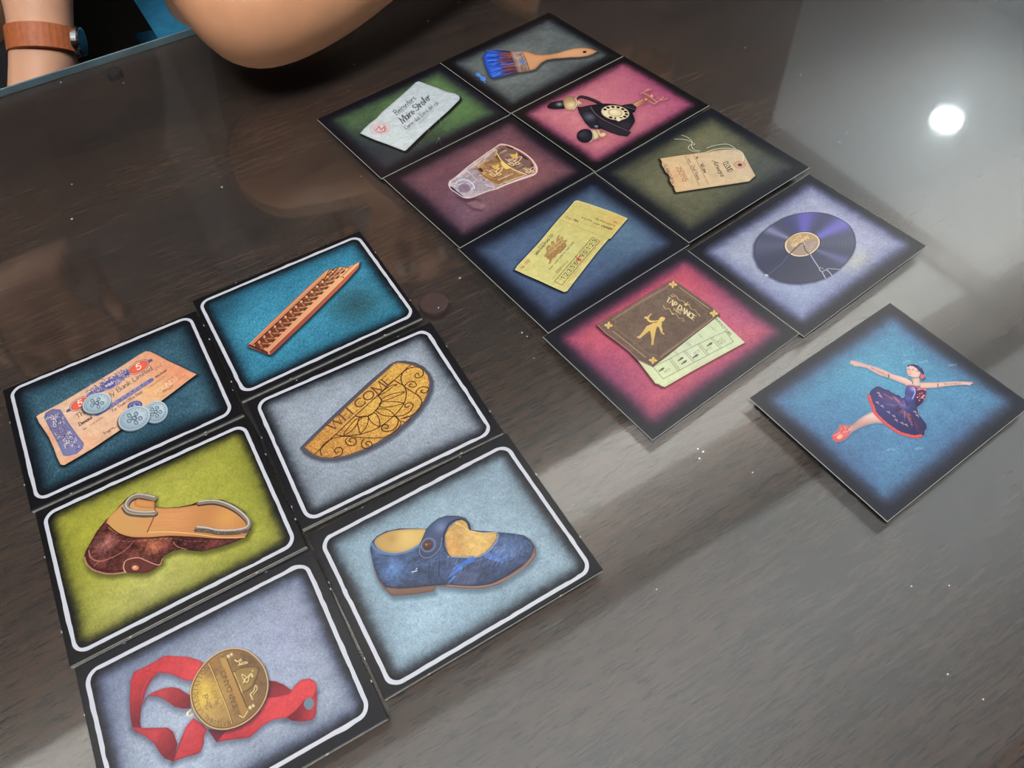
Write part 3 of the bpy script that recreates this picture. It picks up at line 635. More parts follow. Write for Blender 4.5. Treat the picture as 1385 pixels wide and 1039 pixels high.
def art_tag(c):
    c.bg((108, 108, 82), (84, 86, 68), edge=(50, 54, 54), pad=.05, soft=.062, seed=7, border=(24, 26, 34), fine=.06, spot=[(.7, .15, .3, (130, 128, 92), .5), (.8, .7, .3, (62, 70, 80), .6)])
    c.view(880, 180, 9.233)
    tg = [(118, 318), (300, 288), (500, 262), (700, 235), (900, 208), (1060, 200), (1110, 215), (1155, 245), (1220, 370), (1310, 535), (1290, 555), (1230, 605), (1000, 640), (760, 675), (500, 715), (318, 742), (292, 690), (290, 665), (262, 640), (240, 600), (240, 550), (222, 515), (190, 490), (165, 440), (140, 400), (140, 360)]
    c.glow(tg, (22, 24, 20), (-14, 14), 26, .95)
    c.decal('printed_luggage_tag', tg)
    st = (204, 206, 186)
    for q in ([(300, 75), (400, 78), (470, 95), (520, 120), (550, 135), (540, 152), (515, 140), (480, 165), (475, 195), (520, 225), (610, 238)], [(390, 28), (450, 48), (500, 85), (520, 115), (512, 150), (525, 190), (560, 215), (620, 220)],
              [(700, 190), (780, 160), (900, 140), (980, 145), (1060, 195)]):
        c.line([(x+5, y+10) for x, y in q], (52, 56, 44), 8, sm=True, al=.7); c.line(q, st, 7, sm=True)
    c.fill(tg, (206, 184, 150), (214, 182, 136), ax=((1100, 400), (300, 500)), rim=((172, 138, 100), 10, .5), tex=.025, lite=[((270, 560), (214, 160, 112), 110, .55), ((1000, 600), (196, 172, 132), 120, .3)])
    c.line([(318, 742), (500, 715), (760, 675), (1000, 640), (1230, 605), (1308, 537)], (84, 66, 50), 5, al=.85)
    c.fill(c.ell((1112, 396), 78, 48, -.02), (206, 160, 134), rim=((160, 112, 92), 5, .8)); c.fill(c.ell((1115, 398), 26, 18), (96, 76, 70), rim=((40, 30, 30), 7, .9))
    for q in ([(700, 235), (800, 205), (940, 188), (1060, 205), (1140, 260), (1165, 320), (1140, 375)],):
        c.line([(x+4, y+9) for x, y in q], (120, 98, 74), 8, sm=True, al=.7); c.line(q, (226, 220, 196), 7, sm=True)
    ink = (74, 62, 56)
    text(c, 'CLOUD', (900, 375), (975, 500), (955, 345), ink, .12, al=.9, jig=.01)
    text(c, 'Airways', (765, 345), (880, 545), (835, 350), ink, .13, al=.9, jig=.02)
    text(c, '25O195', (315, 425), (412, 612), (372, 405), (156, 92, 72), .12, al=.9)
    text(c, 'M.Lane', (618, 400), (672, 505), (655, 375), ink, .13, al=.85); text(c, 'Chef Reese', (500, 405), (590, 590), (540, 395), ink, .12, al=.85)
    text(c, 'name', (458, 320), (492, 375), (480, 305), (110, 84, 66), .13, al=.8); text(c, 'to', (565, 305), (580, 325), (590, 285), (90, 70, 58), .2, al=.8)
    text(c, 'CLAIM CHECK', (165, 400), (262, 645), (200, 385), (88, 66, 56), .15, al=.8)
    for a, b in (((428, 285), (610, 655)), ((540, 275), (722, 640))): c.line([a, b], (110, 82, 64), 4, al=.9)

def art_ticket(c):
    c.bg((82, 106, 140), (66, 86, 116), edge=(48, 58, 84), pad=.05, soft=.062, seed=8, border=(23, 25, 34), fine=.06, spot=[(.75, .4, .25, (98, 134, 150), .6), (.2, .6, .3, (72, 84, 124), .5)])
    c.view(690, 265, 7.694)
    tk = [(52, 768), (75, 730), (160, 640), (300, 490), (440, 320), (510, 238), (600, 140), (672, 55), (700, 48), (800, 78), (940, 125), (1080, 175), (1220, 235), (1130, 340), (1045, 440), (1022, 448), (900, 590), (760, 770), (640, 925), (590, 990), (560, 998), (440, 945), (300, 880), (160, 820)]
    c.glow(tk, (14, 18, 30), (-10, 14), 24, .9)
    c.decal('printed_train_ticket', tk)
    c.fill(tk, (206, 198, 122), (200, 186, 108), ax=((200, 700), (1000, 300)), rim=((226, 214, 142), 6, .7), tex=.025, lite=[((1120, 260), (216, 170, 92), 110, .6), ((560, 560), (196, 198, 136), 160, .4)])
    c.line(tk, (232, 222, 156), 4, closed=True, al=.8)
    ink = (64, 62, 44); red = (176, 78, 56)
    c.line([(508, 240), (560, 265), (780, 355), (1022, 445)], (150, 140, 84), 5, al=.6); c.line([(560, 225), (760, 290), (1075, 385)], (150, 140, 84), 4, al=.6); c.line([(655, 90), (860, 160), (1195, 262)], (196, 150, 84), 4, al=.5)
    text(c, 'No. O52', (120, 765), (210, 672), (105, 745), red, .16, al=.9)
    text(c, 'WHV RAILROAD CO', (275, 622), (450, 410), (258, 605), ink, .17, al=.9)
    text(c, 'company', (290, 548), (350, 480), (280, 535), (110, 106, 76), .15, al=.8)
    # locomotive
    lo = (172, 138, 82)
    c.fill([(375, 640), (355, 625), (380, 590), (375, 545), (400, 510), (430, 530), (425, 480), (450, 470), (470, 500), (490, 430), (520, 405), (500, 450), (545, 425), (555, 465), (595, 458), (570, 500), (585, 520), (560, 560), (540, 575), (520, 600), (500, 600), (470, 640), (440, 655), (420, 700), (400, 710), (410, 670)], lo, rim=((140, 104, 60), 6, .6), sm=True)
    for q, r_ in (((410, 640), 16), ((445, 615), 16), ((480, 585), 15), ((520, 550), 22), ((560, 515), 20)): c.line(c.ell(q, r_, r_), (128, 92, 56), 5, closed=True)
    for q in ([(395, 560), (550, 440)], [(440, 500), (470, 560)], [(480, 470), (500, 510)], [(520, 430), (550, 490)], [(400, 600), (560, 480)]): c.line(q, (206, 176, 112), 6, al=.8)
    text(c, 'from west side to east side', (410, 775), (665, 485), (398, 762), ink, .16, al=.75); text(c, 'via date', (440, 870), (540, 760), (430, 860), ink, .12, al=.6)
    textrow(c, (480, 800), (600, 690), 16, (120, 116, 80), seed=5, wd=4)
    # numbered box row
    A, B, dv = np.array([462, 890]), np.array([858, 430]), np.array([75, 40])
    c.line([A, B, B+dv, A+dv], (96, 86, 56), 5, closed=True, al=.9)
    c.line([A+dv*.0+(28, 14), B+(28, 14)], (150, 138, 84), 3, al=.5)
    for k in range(1, 12):
        q = A+(B-A)*k/12; c.line([q, q+dv], (110, 100, 66), 3.4, al=.8)
        if k < 12: text(c, str([1, 2, 3, 5, 6, 8, 9, 0, 1, 2, 3][k-1]), q+dv*.78+(B-A)/12*.22, q+dv*.78+(B-A)/12*.75, q+dv*.25+(B-A)/12*.22, ink, .16, al=.8)
    X_ = A+(B-A)*.565; c.line([X_+(-8, -2), X_+(52, 48)], (190, 40, 40), 7); c.line([X_+(42, -8), X_+(4, 52)], (190, 40, 40), 7)
    text(c, 'this ticket is valid for one trip only from date of issue', (560, 950), (960, 462), (550, 940), (190, 104, 60), .16, al=.7)
    text(c, 'ARRIVALS', (1068, 340), (951, 303), (1062, 358), ink, .17, al=.9); text(c, 'PLATFORM NO', (1096, 306), (886, 226), (1090, 322), ink, .14, al=.75)
    text(c, 'VAL', (1120, 275), (1074, 257), (1114, 290), ink, .14, al=.8); text(c, 'station', (936, 298), (866, 276), (930, 312), ink, .14, al=.7); text(c, 'No', (708, 256), (664, 240), (702, 274), ink, .2, al=.9)
    text(c, 'O52', (646, 236), (584, 212), (640, 252), red, .16, al=.8); text(c, 'depart 10 am', (855, 258), (740, 218), (850, 272), ink, .14, al=.7)

def art_record(c):
    c.bg((156, 164, 192), (142, 148, 180), edge=(110, 116, 176), pad=.05, soft=.062, seed=9, border=(24, 26, 36), fine=.07, cloud=.3, spot=[(.45, .15, .3, (176, 182, 190), .5), (.8, .45, .28, (170, 168, 200), .5), (.25, .6, .25, (150, 170, 204), .5), (.62, .62, .1, (196, 200, 170), .5)])
    c.view(1010, 280, 8.935)
    c.view(0, 0, 1)
    d = [(1020.8, 330.8), (1024.5, 322.5), (1030.6, 315.2), (1043.9, 304.3), (1061.2, 294.2), (1078.5, 289), (1099.4, 287), (1119.7, 289.2), (1135.8, 295.6), (1148.5, 304.3), (1155.3, 315.5), (1157.4, 326), (1156.8, 334.5), (1153.2, 343.6), (1146.2, 353.4), (1135.3, 364.1), (1125.4, 371.3), (1116.2, 376.2), (1102.3, 380.8), (1085, 383.4), (1069.5, 383.2), (1055.4, 380.4), (1038.1, 371.6), (1026.6, 360.6), (1020.6, 346.5)]
    c.decal('printed_gramophone_record', d)
    d = [((x-1010)*8.935, (y-280)*8.935) for x, y in d]; c.view(1010, 280, 8.935)
    ctr = (682, 458)
    c.glow(d, (40, 44, 70), (-12, 10), 26, .7)
    c.fill(d, (70, 74, 96), sm=True, rim=((44, 46, 66), 10, .8))
    # sheen wedges and grooves, drawn in the round disc's own plane
    Q = spline(c.P(d)); q0 = np.array(c.pt(ctr)); r = c.win(Q, 2); ys, xs, X, Y = r
    dd = c.sd(Q, X, Y); m_ = smooth(.6, -.6, dd)
    R_ = np.hypot(X-q0[0], Y-q0[1]); Rm = np.median(np.hypot(Q[:, 0]-q0[0], Q[:, 1]-q0[1])); A = np.arctan2(Y-q0[1], X-q0[0])
    col = np.broadcast_to(srgb((70, 74, 98)), X.shape+(3,)).copy()
    for (p, cl, wd, st) in (((700, 130), (104, 96, 196), .26, .9), ((1080, 250), (118, 112, 206), .20, .95), ((300, 290), (140, 142, 186), .17, .8), ((1050, 600), (116, 122, 176), .16, .6), ((200, 470), (96, 100, 132), .3, .5), ((620, 780), (62, 66, 82), .6, .7), ((500, 160), (62, 68, 130), .2, .5), ((1230, 420), (98, 104, 124), .3, .5), ((350, 650), (52, 58, 84), .3, .6)):
        e = np.array(c.pt(p)); a0 = math.atan2(e[1]-q0[1], e[0]-q0[0]); da = np.abs((A-a0+np.pi) % (2*np.pi)-np.pi)
        col += (srgb(cl)-col)*(np.exp(-(da/wd)**2)*st)[..., None]
    o_ = np.argsort(np.arctan2(Q[:, 1]-q0[1], Q[:, 0]-q0[0])); Ro = np.interp(A, np.arctan2(Q[:, 1]-q0[1], Q[:, 0]-q0[0])[o_], np.hypot(Q[:, 0]-q0[0], Q[:, 1]-q0[1])[o_]); Rn = R_/Ro*Rm
    gr = np.sin(Rn*1.1)*.02+np.sin(Rn*.37+1)*.03+.03*noise('fine', 3)[ys, xs]
    col *= (1+gr)[..., None]; c.blend(ys, xs, m_*smooth(0, -8, dd)*.95, np.clip(col, 0, 1))
    ring = lambda k: q0+(Q-Q.mean(0))*.345*k
    c.fill(ring(1.05), (52, 52, 66), mapped=True); c.fill(ring(1.0), (226, 206, 166), mapped=True); c.fill(ring(.91), (160, 140, 124), mapped=True)
    c.fill([(480, 400), (560, 340), (680, 315), (790, 330), (860, 380), (700, 420), (540, 480)], (186, 150, 100), soft=8, al=.7)
    text(c, 'Swing', (540, 440), (660, 350), (520, 400), (226, 194, 128), .12, al=.8, jig=.03); text(c, 'Night Dancing', (560, 490), (750, 365), (535, 455), (224, 196, 140), .16, serif=True, al=.9)
    for k in range(4): textrow(c, (690+k*12, 480+k*26), (840-k*16, 430+k*30), 14, (206, 190, 170), seed=k, wd=3)
    c.fill(c.ell((686, 450), 20, 18), (186, 168, 180)); 
    c.view(0, 0, 1)
    c.line([(1040, 371), (1057, 357), (1068.7, 343)], (106, 110, 130), .55, al=.8); c.line([(1067.5, 344), (1076, 336), (1083, 329.5), (1085.6, 329.2), (1087.2, 332), (1089.5, 339), (1096, 345)], (58, 40, 50), .85)
    c.line([(1096.3, 344.6), (1102, 354), (1107.8, 362.3), (1109, 366), (1112, 368), (1116.4, 376.4)], (166, 172, 192), 1.1); c.line([(1107.5, 362), (1110.5, 362), (1113.5, 363.6)], (150, 156, 178), .9); c.line([(1112, 367.5), (1117.5, 365), (1120, 363.4), (1128, 364), (1135.8, 364.4)], (158, 164, 184), .9); c.line([(1118, 365), (1122, 368.5), (1125.6, 373.2)], (168, 174, 194), 1.1)
    c.fill([(1034, 371.5), (1037.5, 371), (1039.5, 373.6), (1036, 374)], (176, 190, 214), sm=True)

def art_tap(c):
    c.bg((206, 92, 106), (190, 80, 104), edge=(136, 62, 112), pad=.05, soft=.062, seed=10, border=(28, 29, 38), fine=.07, cloud=.3, spot=[(.1, .4, .25, (150, 76, 116), .7), (.9, .5, .2, (170, 92, 130), .6), (.5, .74, .2, (168, 72, 112), .5), (.5, .12, .3, (216, 84, 100), .5)])
    c.view(800, 370, 6.295)
    pg = [(350, 680), (545, 938), (568, 942), (600, 962), (625, 966), (660, 945), (860, 830), (1050, 725), (1305, 588), (1075, 368), (700, 420)]
    bk = [(50, 442), (62, 430), (300, 290), (520, 155), (688, 58), (740, 80), (860, 165), (980, 250), (1090, 340), (1085, 360), (980, 440), (800, 580), (640, 710), (522, 798), (400, 740), (330, 670), (230, 590), (120, 510)]
    c.glow(pg, (70, 20, 40), (-6, 12), 18, .8); c.glow(bk, (60, 14, 34), (-8, 12), 20, .85)
    c.decal('printed_page', pg)
    c.fill(pg, (206, 214, 168), (196, 208, 170), ax=((600, 900), (1200, 500)), rim=((178, 178, 120), 6, .6), lite=[((800, 640), (196, 204, 186), 120, .5)], tex=.02)
    c.line([(1075, 370), (1300, 588), (860, 828), (625, 964)], (232, 226, 170), 4, al=.8)
    ln = (116, 120, 96)
    c.line([(1140, 492), (1208, 582), (610, 898), (525, 795)], ln, 4, al=.9); c.line([(1140, 492), (1010, 552), (905, 602), (785, 662), (660, 730), (525, 795)], ln, 3.6, al=.9)
    for a, b in (((1015, 552), (1098, 640)), ((905, 604), (985, 698)), ((785, 664), (868, 758)), ((660, 728), (740, 830))):
        c.line([a, b], ln, 3.6); c.line([(a[0]+14, a[1]-8), (b[0]+14, b[1]-8)], ln, 3)
    def shoe(q, w_, solid, rot=-.6):
        e = c.ell(q, w_, w_*.42, rot, 16); e2 = c.ell((q[0]-w_*1.35*math.cos(rot), q[1]-w_*1.35*math.sin(rot)), w_*.36, w_*.3, rot, 10)
        for z in (e, e2):
            if solid: c.fill(z, (92, 96, 80))
            c.line(z, (116, 120, 98), 2.6, closed=True, al=.8)
    for q, s_ in (((602, 815), 1), ((650, 822), 0), ((765, 725), 1), ((795, 752), 1), ((900, 665), 0), ((892, 700), 1), ((1012, 600), 1), ((1003, 640), 0), ((1100, 565), 0), ((1120, 582), 0)): shoe(q, 20, s_)
    text(c, 'BUFFALO TURN', (1052, 388), (1180, 530), (1066, 378), (96, 100, 82), .15, serif=True, al=.95)
    for p in ((1010, 455), (905, 520), (808, 590), (700, 668)): text(c, 'STEP 1', p, (p[0]+46, p[1]+46), (p[0]+10, p[1]-8), (140, 146, 116), .15, al=.9)
    c.decal('printed_booklet_cover', bk)
    c.fill(bk, (112, 92, 80), (100, 82, 70), ax=((300, 300), (700, 650)), rim=((150, 118, 102), 5, .5), tex=.04, fine=.04, lite=[((420, 560), (126, 100, 90), 160, .5), ((560, 260), (124, 106, 92), 140, .4)])
    c.line([(55, 442), (120, 508), (230, 588), (330, 668), (400, 738), (522, 796)], (156, 122, 112), 9, al=.8); c.line([(1086, 352), (522, 792)], (84, 62, 52), 7, al=.8)
    gold = (214, 182, 112); pale = (190, 164, 126)
    for q, w_ in (([(178, 490), (300, 585), (460, 715)], 5), ([(585, 715), (800, 560), (1035, 380)], 4), ([(1000, 300), (860, 200), (750, 120)], 5), ([(660, 105), (430, 235), (175, 395)], 4)): c.line(q, pale, w_, al=.9)
    for q in ([(215, 470), (330, 560), (500, 700), (545, 690), (560, 705)], [(600, 690), (780, 560), (985, 400), (990, 370), (965, 345), (985, 325), (880, 235), (750, 145), (660, 135), (640, 130), (420, 255), (200, 390), (205, 415), (190, 440), (215, 470)]): c.line(q, (150, 122, 96), 3.4, al=.9)
    for q in ((145, 442), (694, 94), (1042, 340), (524, 740)):
        for k in range(4):
            a = k*math.pi/2+.1; e = (q[0]+22*math.cos(a), q[1]+17*math.sin(a)); c.fill(c.ell(e, 14, 9, a, 12), (226, 182, 84), rim=((250, 220, 140), 3, .6))
        for k in range(4):
            a = k*math.pi/2+.9; c.line([q, (q[0]+26*math.cos(a), q[1]+20*math.sin(a))], (206, 170, 110), 4)
    text(c, 'TAP DANCE', (632, 232), (875, 402), (652, 198), (226, 208, 150), .17, serif=True)
    text(c, '1980', (690, 306), (758, 352), (698, 292), (214, 196, 140), .17, serif=True)
    for q in ([(675, 185), (690, 200), (720, 192), (745, 225), (780, 235), (800, 255), (830, 270), (850, 305), (880, 310), (905, 345), (925, 365), (915, 345)], [(612, 275), (630, 302), (660, 300), (690, 345), (720, 345), (745, 380), (780, 385), (788, 408), (770, 402)], [(690, 180), (712, 190)], [(820, 245), (815, 265), (840, 262)]): c.line(q, (206, 180, 110), 6, 3, sm=True, al=.9)
    c.fill(c.ell((803, 265), 13, 10), (222, 190, 106)); c.fill(c.ell((690, 344), 9, 7), (212, 182, 104))
    man = [(447, 375), (455, 368), (475, 368), (508, 340), (512, 346), (488, 374), (490, 392), (510, 402), (540, 402), (572, 398), (580, 380), (598, 368), (612, 372), (628, 378), (624, 392), (614, 405), (596, 412), (600, 425), (596, 450), (606, 480), (604, 500), (622, 515), (620, 522), (604, 516), (590, 500), (578, 470), (570, 452), (555, 458), (545, 500), (532, 560), (528, 605), (518, 612), (508, 604), (512, 570), (506, 520), (500, 490), (488, 492), (460, 515), (430, 540), (412, 556), (385, 545), (388, 536), (404, 534), (430, 505), (455, 470), (470, 448), (500, 435), (520, 425), (530, 415), (500, 418), (478, 405), (470, 388), (452, 384)]
    c.fill(man, (222, 190, 104), (206, 172, 92), ax=((500, 380), (520, 600))); c.line([(534, 420), (548, 412), (560, 414)], (128, 100, 70), 7)

def art_ballet(c):
    c.bg((84, 146, 180), (72, 124, 164), edge=(84, 108, 156), pad=.05, soft=.062, seed=11, border=(38, 40, 50), fine=.09, cloud=.2, spot=[(.55, .28, .3, (82, 160, 190), .7), (.15, .5, .3, (86, 118, 160), .6), (.6, .7, .2, (84, 118, 166), .5)])
    c.view(1110, 480, 6.295)
    sk = (216, 172, 160)
    larm = [(252, 62), (258, 50), (285, 52), (330, 64), (400, 85), (470, 105), (540, 132), (610, 165), (680, 185), (740, 205), (790, 235), (820, 250), (790, 275), (740, 268), (715, 250), (690, 240), (640, 220), (570, 192), (510, 175), (450, 145), (390, 110), (330, 98), (290, 98), (272, 85), (256, 80)]
    rarm = [(840, 238), (900, 236), (980, 236), (1060, 232), (1150, 226), (1220, 228), (1262, 232), (1300, 228), (1285, 238), (1306, 246), (1280, 248), (1275, 262), (1240, 256), (1180, 256), (1120, 262), (1060, 268), (980, 280), (900, 284), (850, 290)]
    leg = [(470, 480), (430, 490), (370, 520), (320, 555), (270, 600), (225, 605), (180, 592), (160, 605), (150, 640), (120, 665), (96, 690), (100, 720), (125, 742), (165, 740), (215, 715), (240, 690), (262, 660), (330, 620), (400, 595), (470, 580), (540, 585), (560, 520)]
    tutu = [(412, 335), (430, 300), (470, 272), (500, 268), (540, 292), (580, 300), (600, 318), (640, 338), (670, 345), (692, 372), (712, 360), (722, 330), (720, 290), (735, 262), (765, 255), (800, 262), (845, 285), (890, 285), (900, 310), (895, 360), (870, 410), (820, 450), (830, 500), (880, 565), (900, 590), (905, 625), (885, 650), (885, 680), (850, 700), (800, 710), (740, 695), (680, 680), (620, 640), (560, 600), (500, 545), (455, 490), (445, 440), (418, 405), (408, 370)]
    head = [(735, 92), (755, 82), (790, 80), (830, 90), (865, 118), (880, 150), (890, 175), (882, 205), (862, 215), (848, 205), (840, 225), (850, 245), (800, 262), (770, 235), (785, 205), (775, 186), (750, 178), (736, 150), (733, 120)]
    for p in (tutu, head, larm, rarm, leg): c.glow(p, (40, 80, 120), (4, 8), 14, .4)
    for p in (tutu, head, larm, leg): c.line(p, (206, 214, 226), 4, closed=True, al=.6)
    c.decal('printed_dancer', [(252, 50), (330, 64), (470, 105), (610, 165), (745, 205), (785, 228), (785, 205), (750, 180), (732, 140), (735, 92), (790, 78), (865, 115), (892, 175), (882, 208), (848, 222), (850, 236), (980, 234), (1150, 224), (1306, 230), (1306, 248), (1240, 260), (1060, 270), (905, 286), (895, 360), (825, 450), (835, 500), (905, 590), (905, 630), (885, 682), (800, 712), (680, 682), (560, 602), (470, 580), (330, 622), (262, 662), (215, 717), (125, 745), (94, 690), (150, 640), (175, 590), (270, 600), (370, 520), (455, 485), (412, 405), (405, 350), (430, 298), (490, 266), (600, 316), (692, 370), (722, 330), (718, 262), (640, 222), (450, 147), (290, 100), (256, 82)])
    c.fill(larm, sk, (232, 196, 182), ax=((600, 190), (620, 160)), rim=((176, 120, 110), 5, .55)); c.fill(rarm, (222, 184, 168), rim=((176, 120, 110), 5, .5))
    c.fill(leg, (196, 150, 140), (226, 190, 180), ax=((400, 590), (380, 520)), rim=((150, 104, 104), 7, .6))
    c.fill([(262, 600), (225, 605), (180, 592), (160, 605), (150, 640), (120, 665), (96, 690), (100, 720), (125, 742), (165, 740), (215, 715), (245, 685), (250, 650), (225, 640)], (206, 92, 92), (224, 122, 116), ax=((120, 740), (200, 600)), rim=((150, 50, 60), 6, .6)); c.line([(110, 690), (170, 660), (235, 650), (268, 620)], (240, 160, 150), 5, al=.8); c.fill(c.ell((162, 698), 26, 18, -.5), (232, 170, 140)); c.line([(178, 596), (196, 640), (170, 662)], (150, 52, 60), 4)
    r = np.random.default_rng(4)
    for (a, b) in (((430, 110), (580, 180)), ((1050, 250), (1200, 240))):
        scribble(c, a, b, 9, (110, 66, 72), 3, al=.7, n=18, seed=9)
    c.line([(580, 168), (580, 194)], (70, 46, 66), 6); c.line([(998, 246), (998, 274)], (90, 56, 66), 5)
    c.fill([(790, 200), (840, 195), (842, 230), (850, 262), (800, 268), (772, 240)], (224, 184, 166), rim=((176, 124, 110), 5, .5))
    c.fill([(736, 100), (760, 88), (800, 95), (835, 125), (850, 160), (835, 190), (800, 195), (770, 186), (748, 176), (736, 150)], (232, 190, 174), rim=((190, 130, 116), 6, .5), lite=[((760, 150), (236, 162, 140), 20, .6)])
    c.fill([(735, 92), (755, 82), (790, 80), (830, 90), (865, 118), (880, 150), (884, 170), (862, 165), (855, 152), (835, 142), (820, 118), (790, 98), (760, 92), (742, 104)], (44, 48, 92), lite=[((840, 110), (84, 92, 140), 14, .6)])
    c.line([(812, 140), (838, 138), (832, 118)], (40, 40, 76), 4); c.line([(820, 125), (850, 150)], (170, 182, 214), 4, al=.7)
    c.fill(c.ell((866, 184), 22, 20), (214, 110, 118), rim=((160, 60, 76), 6, .7)); c.line([(848, 210), (870, 215), (888, 196)], (52, 46, 84), 6, sm=True)
    for q in ((752, 124), (785, 128)): c.line([(q[0]-8, q[1]), (q[0]+8, q[1]+2)], (80, 56, 66), 4.5); c.line([(q[0]-9, q[1]-9), (q[0]+9, q[1]-8)], (130, 92, 92), 2.4, al=.7)
    c.line([(754, 166), (768, 168)], (196, 84, 88), 4.5); c.line([(766, 132), (760, 150), (768, 152)], (196, 130, 112), 2.5, al=.8)
    c.fill(tutu, (60, 62, 120), (44, 44, 88), ax=((620, 420), (860, 680)), rim=((34, 30, 62), 8, .5), lite=[((700, 420), (120, 126, 190), 36, .8), ((590, 400), (84, 84, 150), 60, .6)])
    hub = (725, 450)
    for i in range(90):
        t = r.random(); a = (440+t*430, 330+t*350+r.normal(0, 10)) if r.random() < .7 else (450+t*230, 290+t*80); k0 = r.uniform(.25, .6); k1 = r.uniform(.7, .98)
        p0 = (hub[0]+(a[0]-hub[0])*k0, hub[1]+(a[1]-hub[1])*k0); p1 = (hub[0]+(a[0]-hub[0])*k1, hub[1]+(a[1]-hub[1])*k1)
        c.line([p0, p1], [(156, 60, 70), (206, 130, 120), (40, 40, 86), (110, 110, 170), (132, 48, 72), (30, 28, 60)][r.integers(6)], 8, 3, al=.6)
    for (x, y) in ((490, 330), (505, 355), (480, 410), (520, 440), (575, 492), (620, 525), (640, 560), (690, 585), (725, 600), (800, 490), (820, 520)):
        c.line([(x-8, y-8), (x+14, y+6)], (236, 196, 172), 7, 3, al=.8); c.line([(x+6, y-12), (x+16, y+14)], (232, 180, 160), 5, 3, al=.7)
    hem = [(412, 350), (425, 400), (445, 440), (460, 490), (500, 535), (560, 590), (620, 632), (680, 668), (740, 685), (800, 698), (850, 690)]
    c.line(hem, (206, 64, 70), 24, sm=True); c.line([(x+3, y-4) for x, y in hem], (232, 108, 104), 9, sm=True, al=.8)
    H = spline(hem, False, 3)
    for i in range(1, len(H), 2): c.fill(c.ell(H[i], 12, 10), (224, 88, 88), rim=((170, 40, 54), 4, .6))
    c.fill([(722, 290), (738, 262), (770, 258), (800, 275), (812, 330), (790, 380), (760, 420), (735, 440), (715, 400), (716, 350)], (78, 82, 150), (56, 58, 116), ax=((740, 270), (760, 430)), sm=True, lite=[((790, 290), (170, 170, 222), 22, .8), ((745, 370), (92, 102, 176), 24, .6)])
    c.line([(780, 375), (802, 325), (798, 290)], (190, 196, 236), 7, sm=True, al=.8)
    c.fill([(815, 290), (850, 282), (895, 290), (896, 350), (868, 410), (820, 440), (800, 420), (812, 360)], (84, 44, 84), (56, 34, 74), ax=((840, 290), (840, 430)))
    for i in range(34): q = (r.uniform(818, 892), r.uniform(282, 390)); c.fill(c.ell(q, r.uniform(4, 9), r.uniform(3, 7), r.uniform(0, 3), 8), [(206, 74, 84), (232, 150, 150), (150, 44, 66), (244, 196, 190)][r.integers(4)])
    c.line([(755, 262), (790, 262), (830, 282), (895, 285)], (206, 84, 92), 9, sm=True); c.line([(740, 202), (775, 222), (785, 245)], (60, 70, 70), 5, sm=True)
    for q in ((840, 60), (1090, 90), (560, 810), (800, 800), (700, 60)): scribble(c, q, (q[0]+70, q[1]-8), 14, (206, 222, 230), 3, al=.35, n=14, seed=int(q[0]))

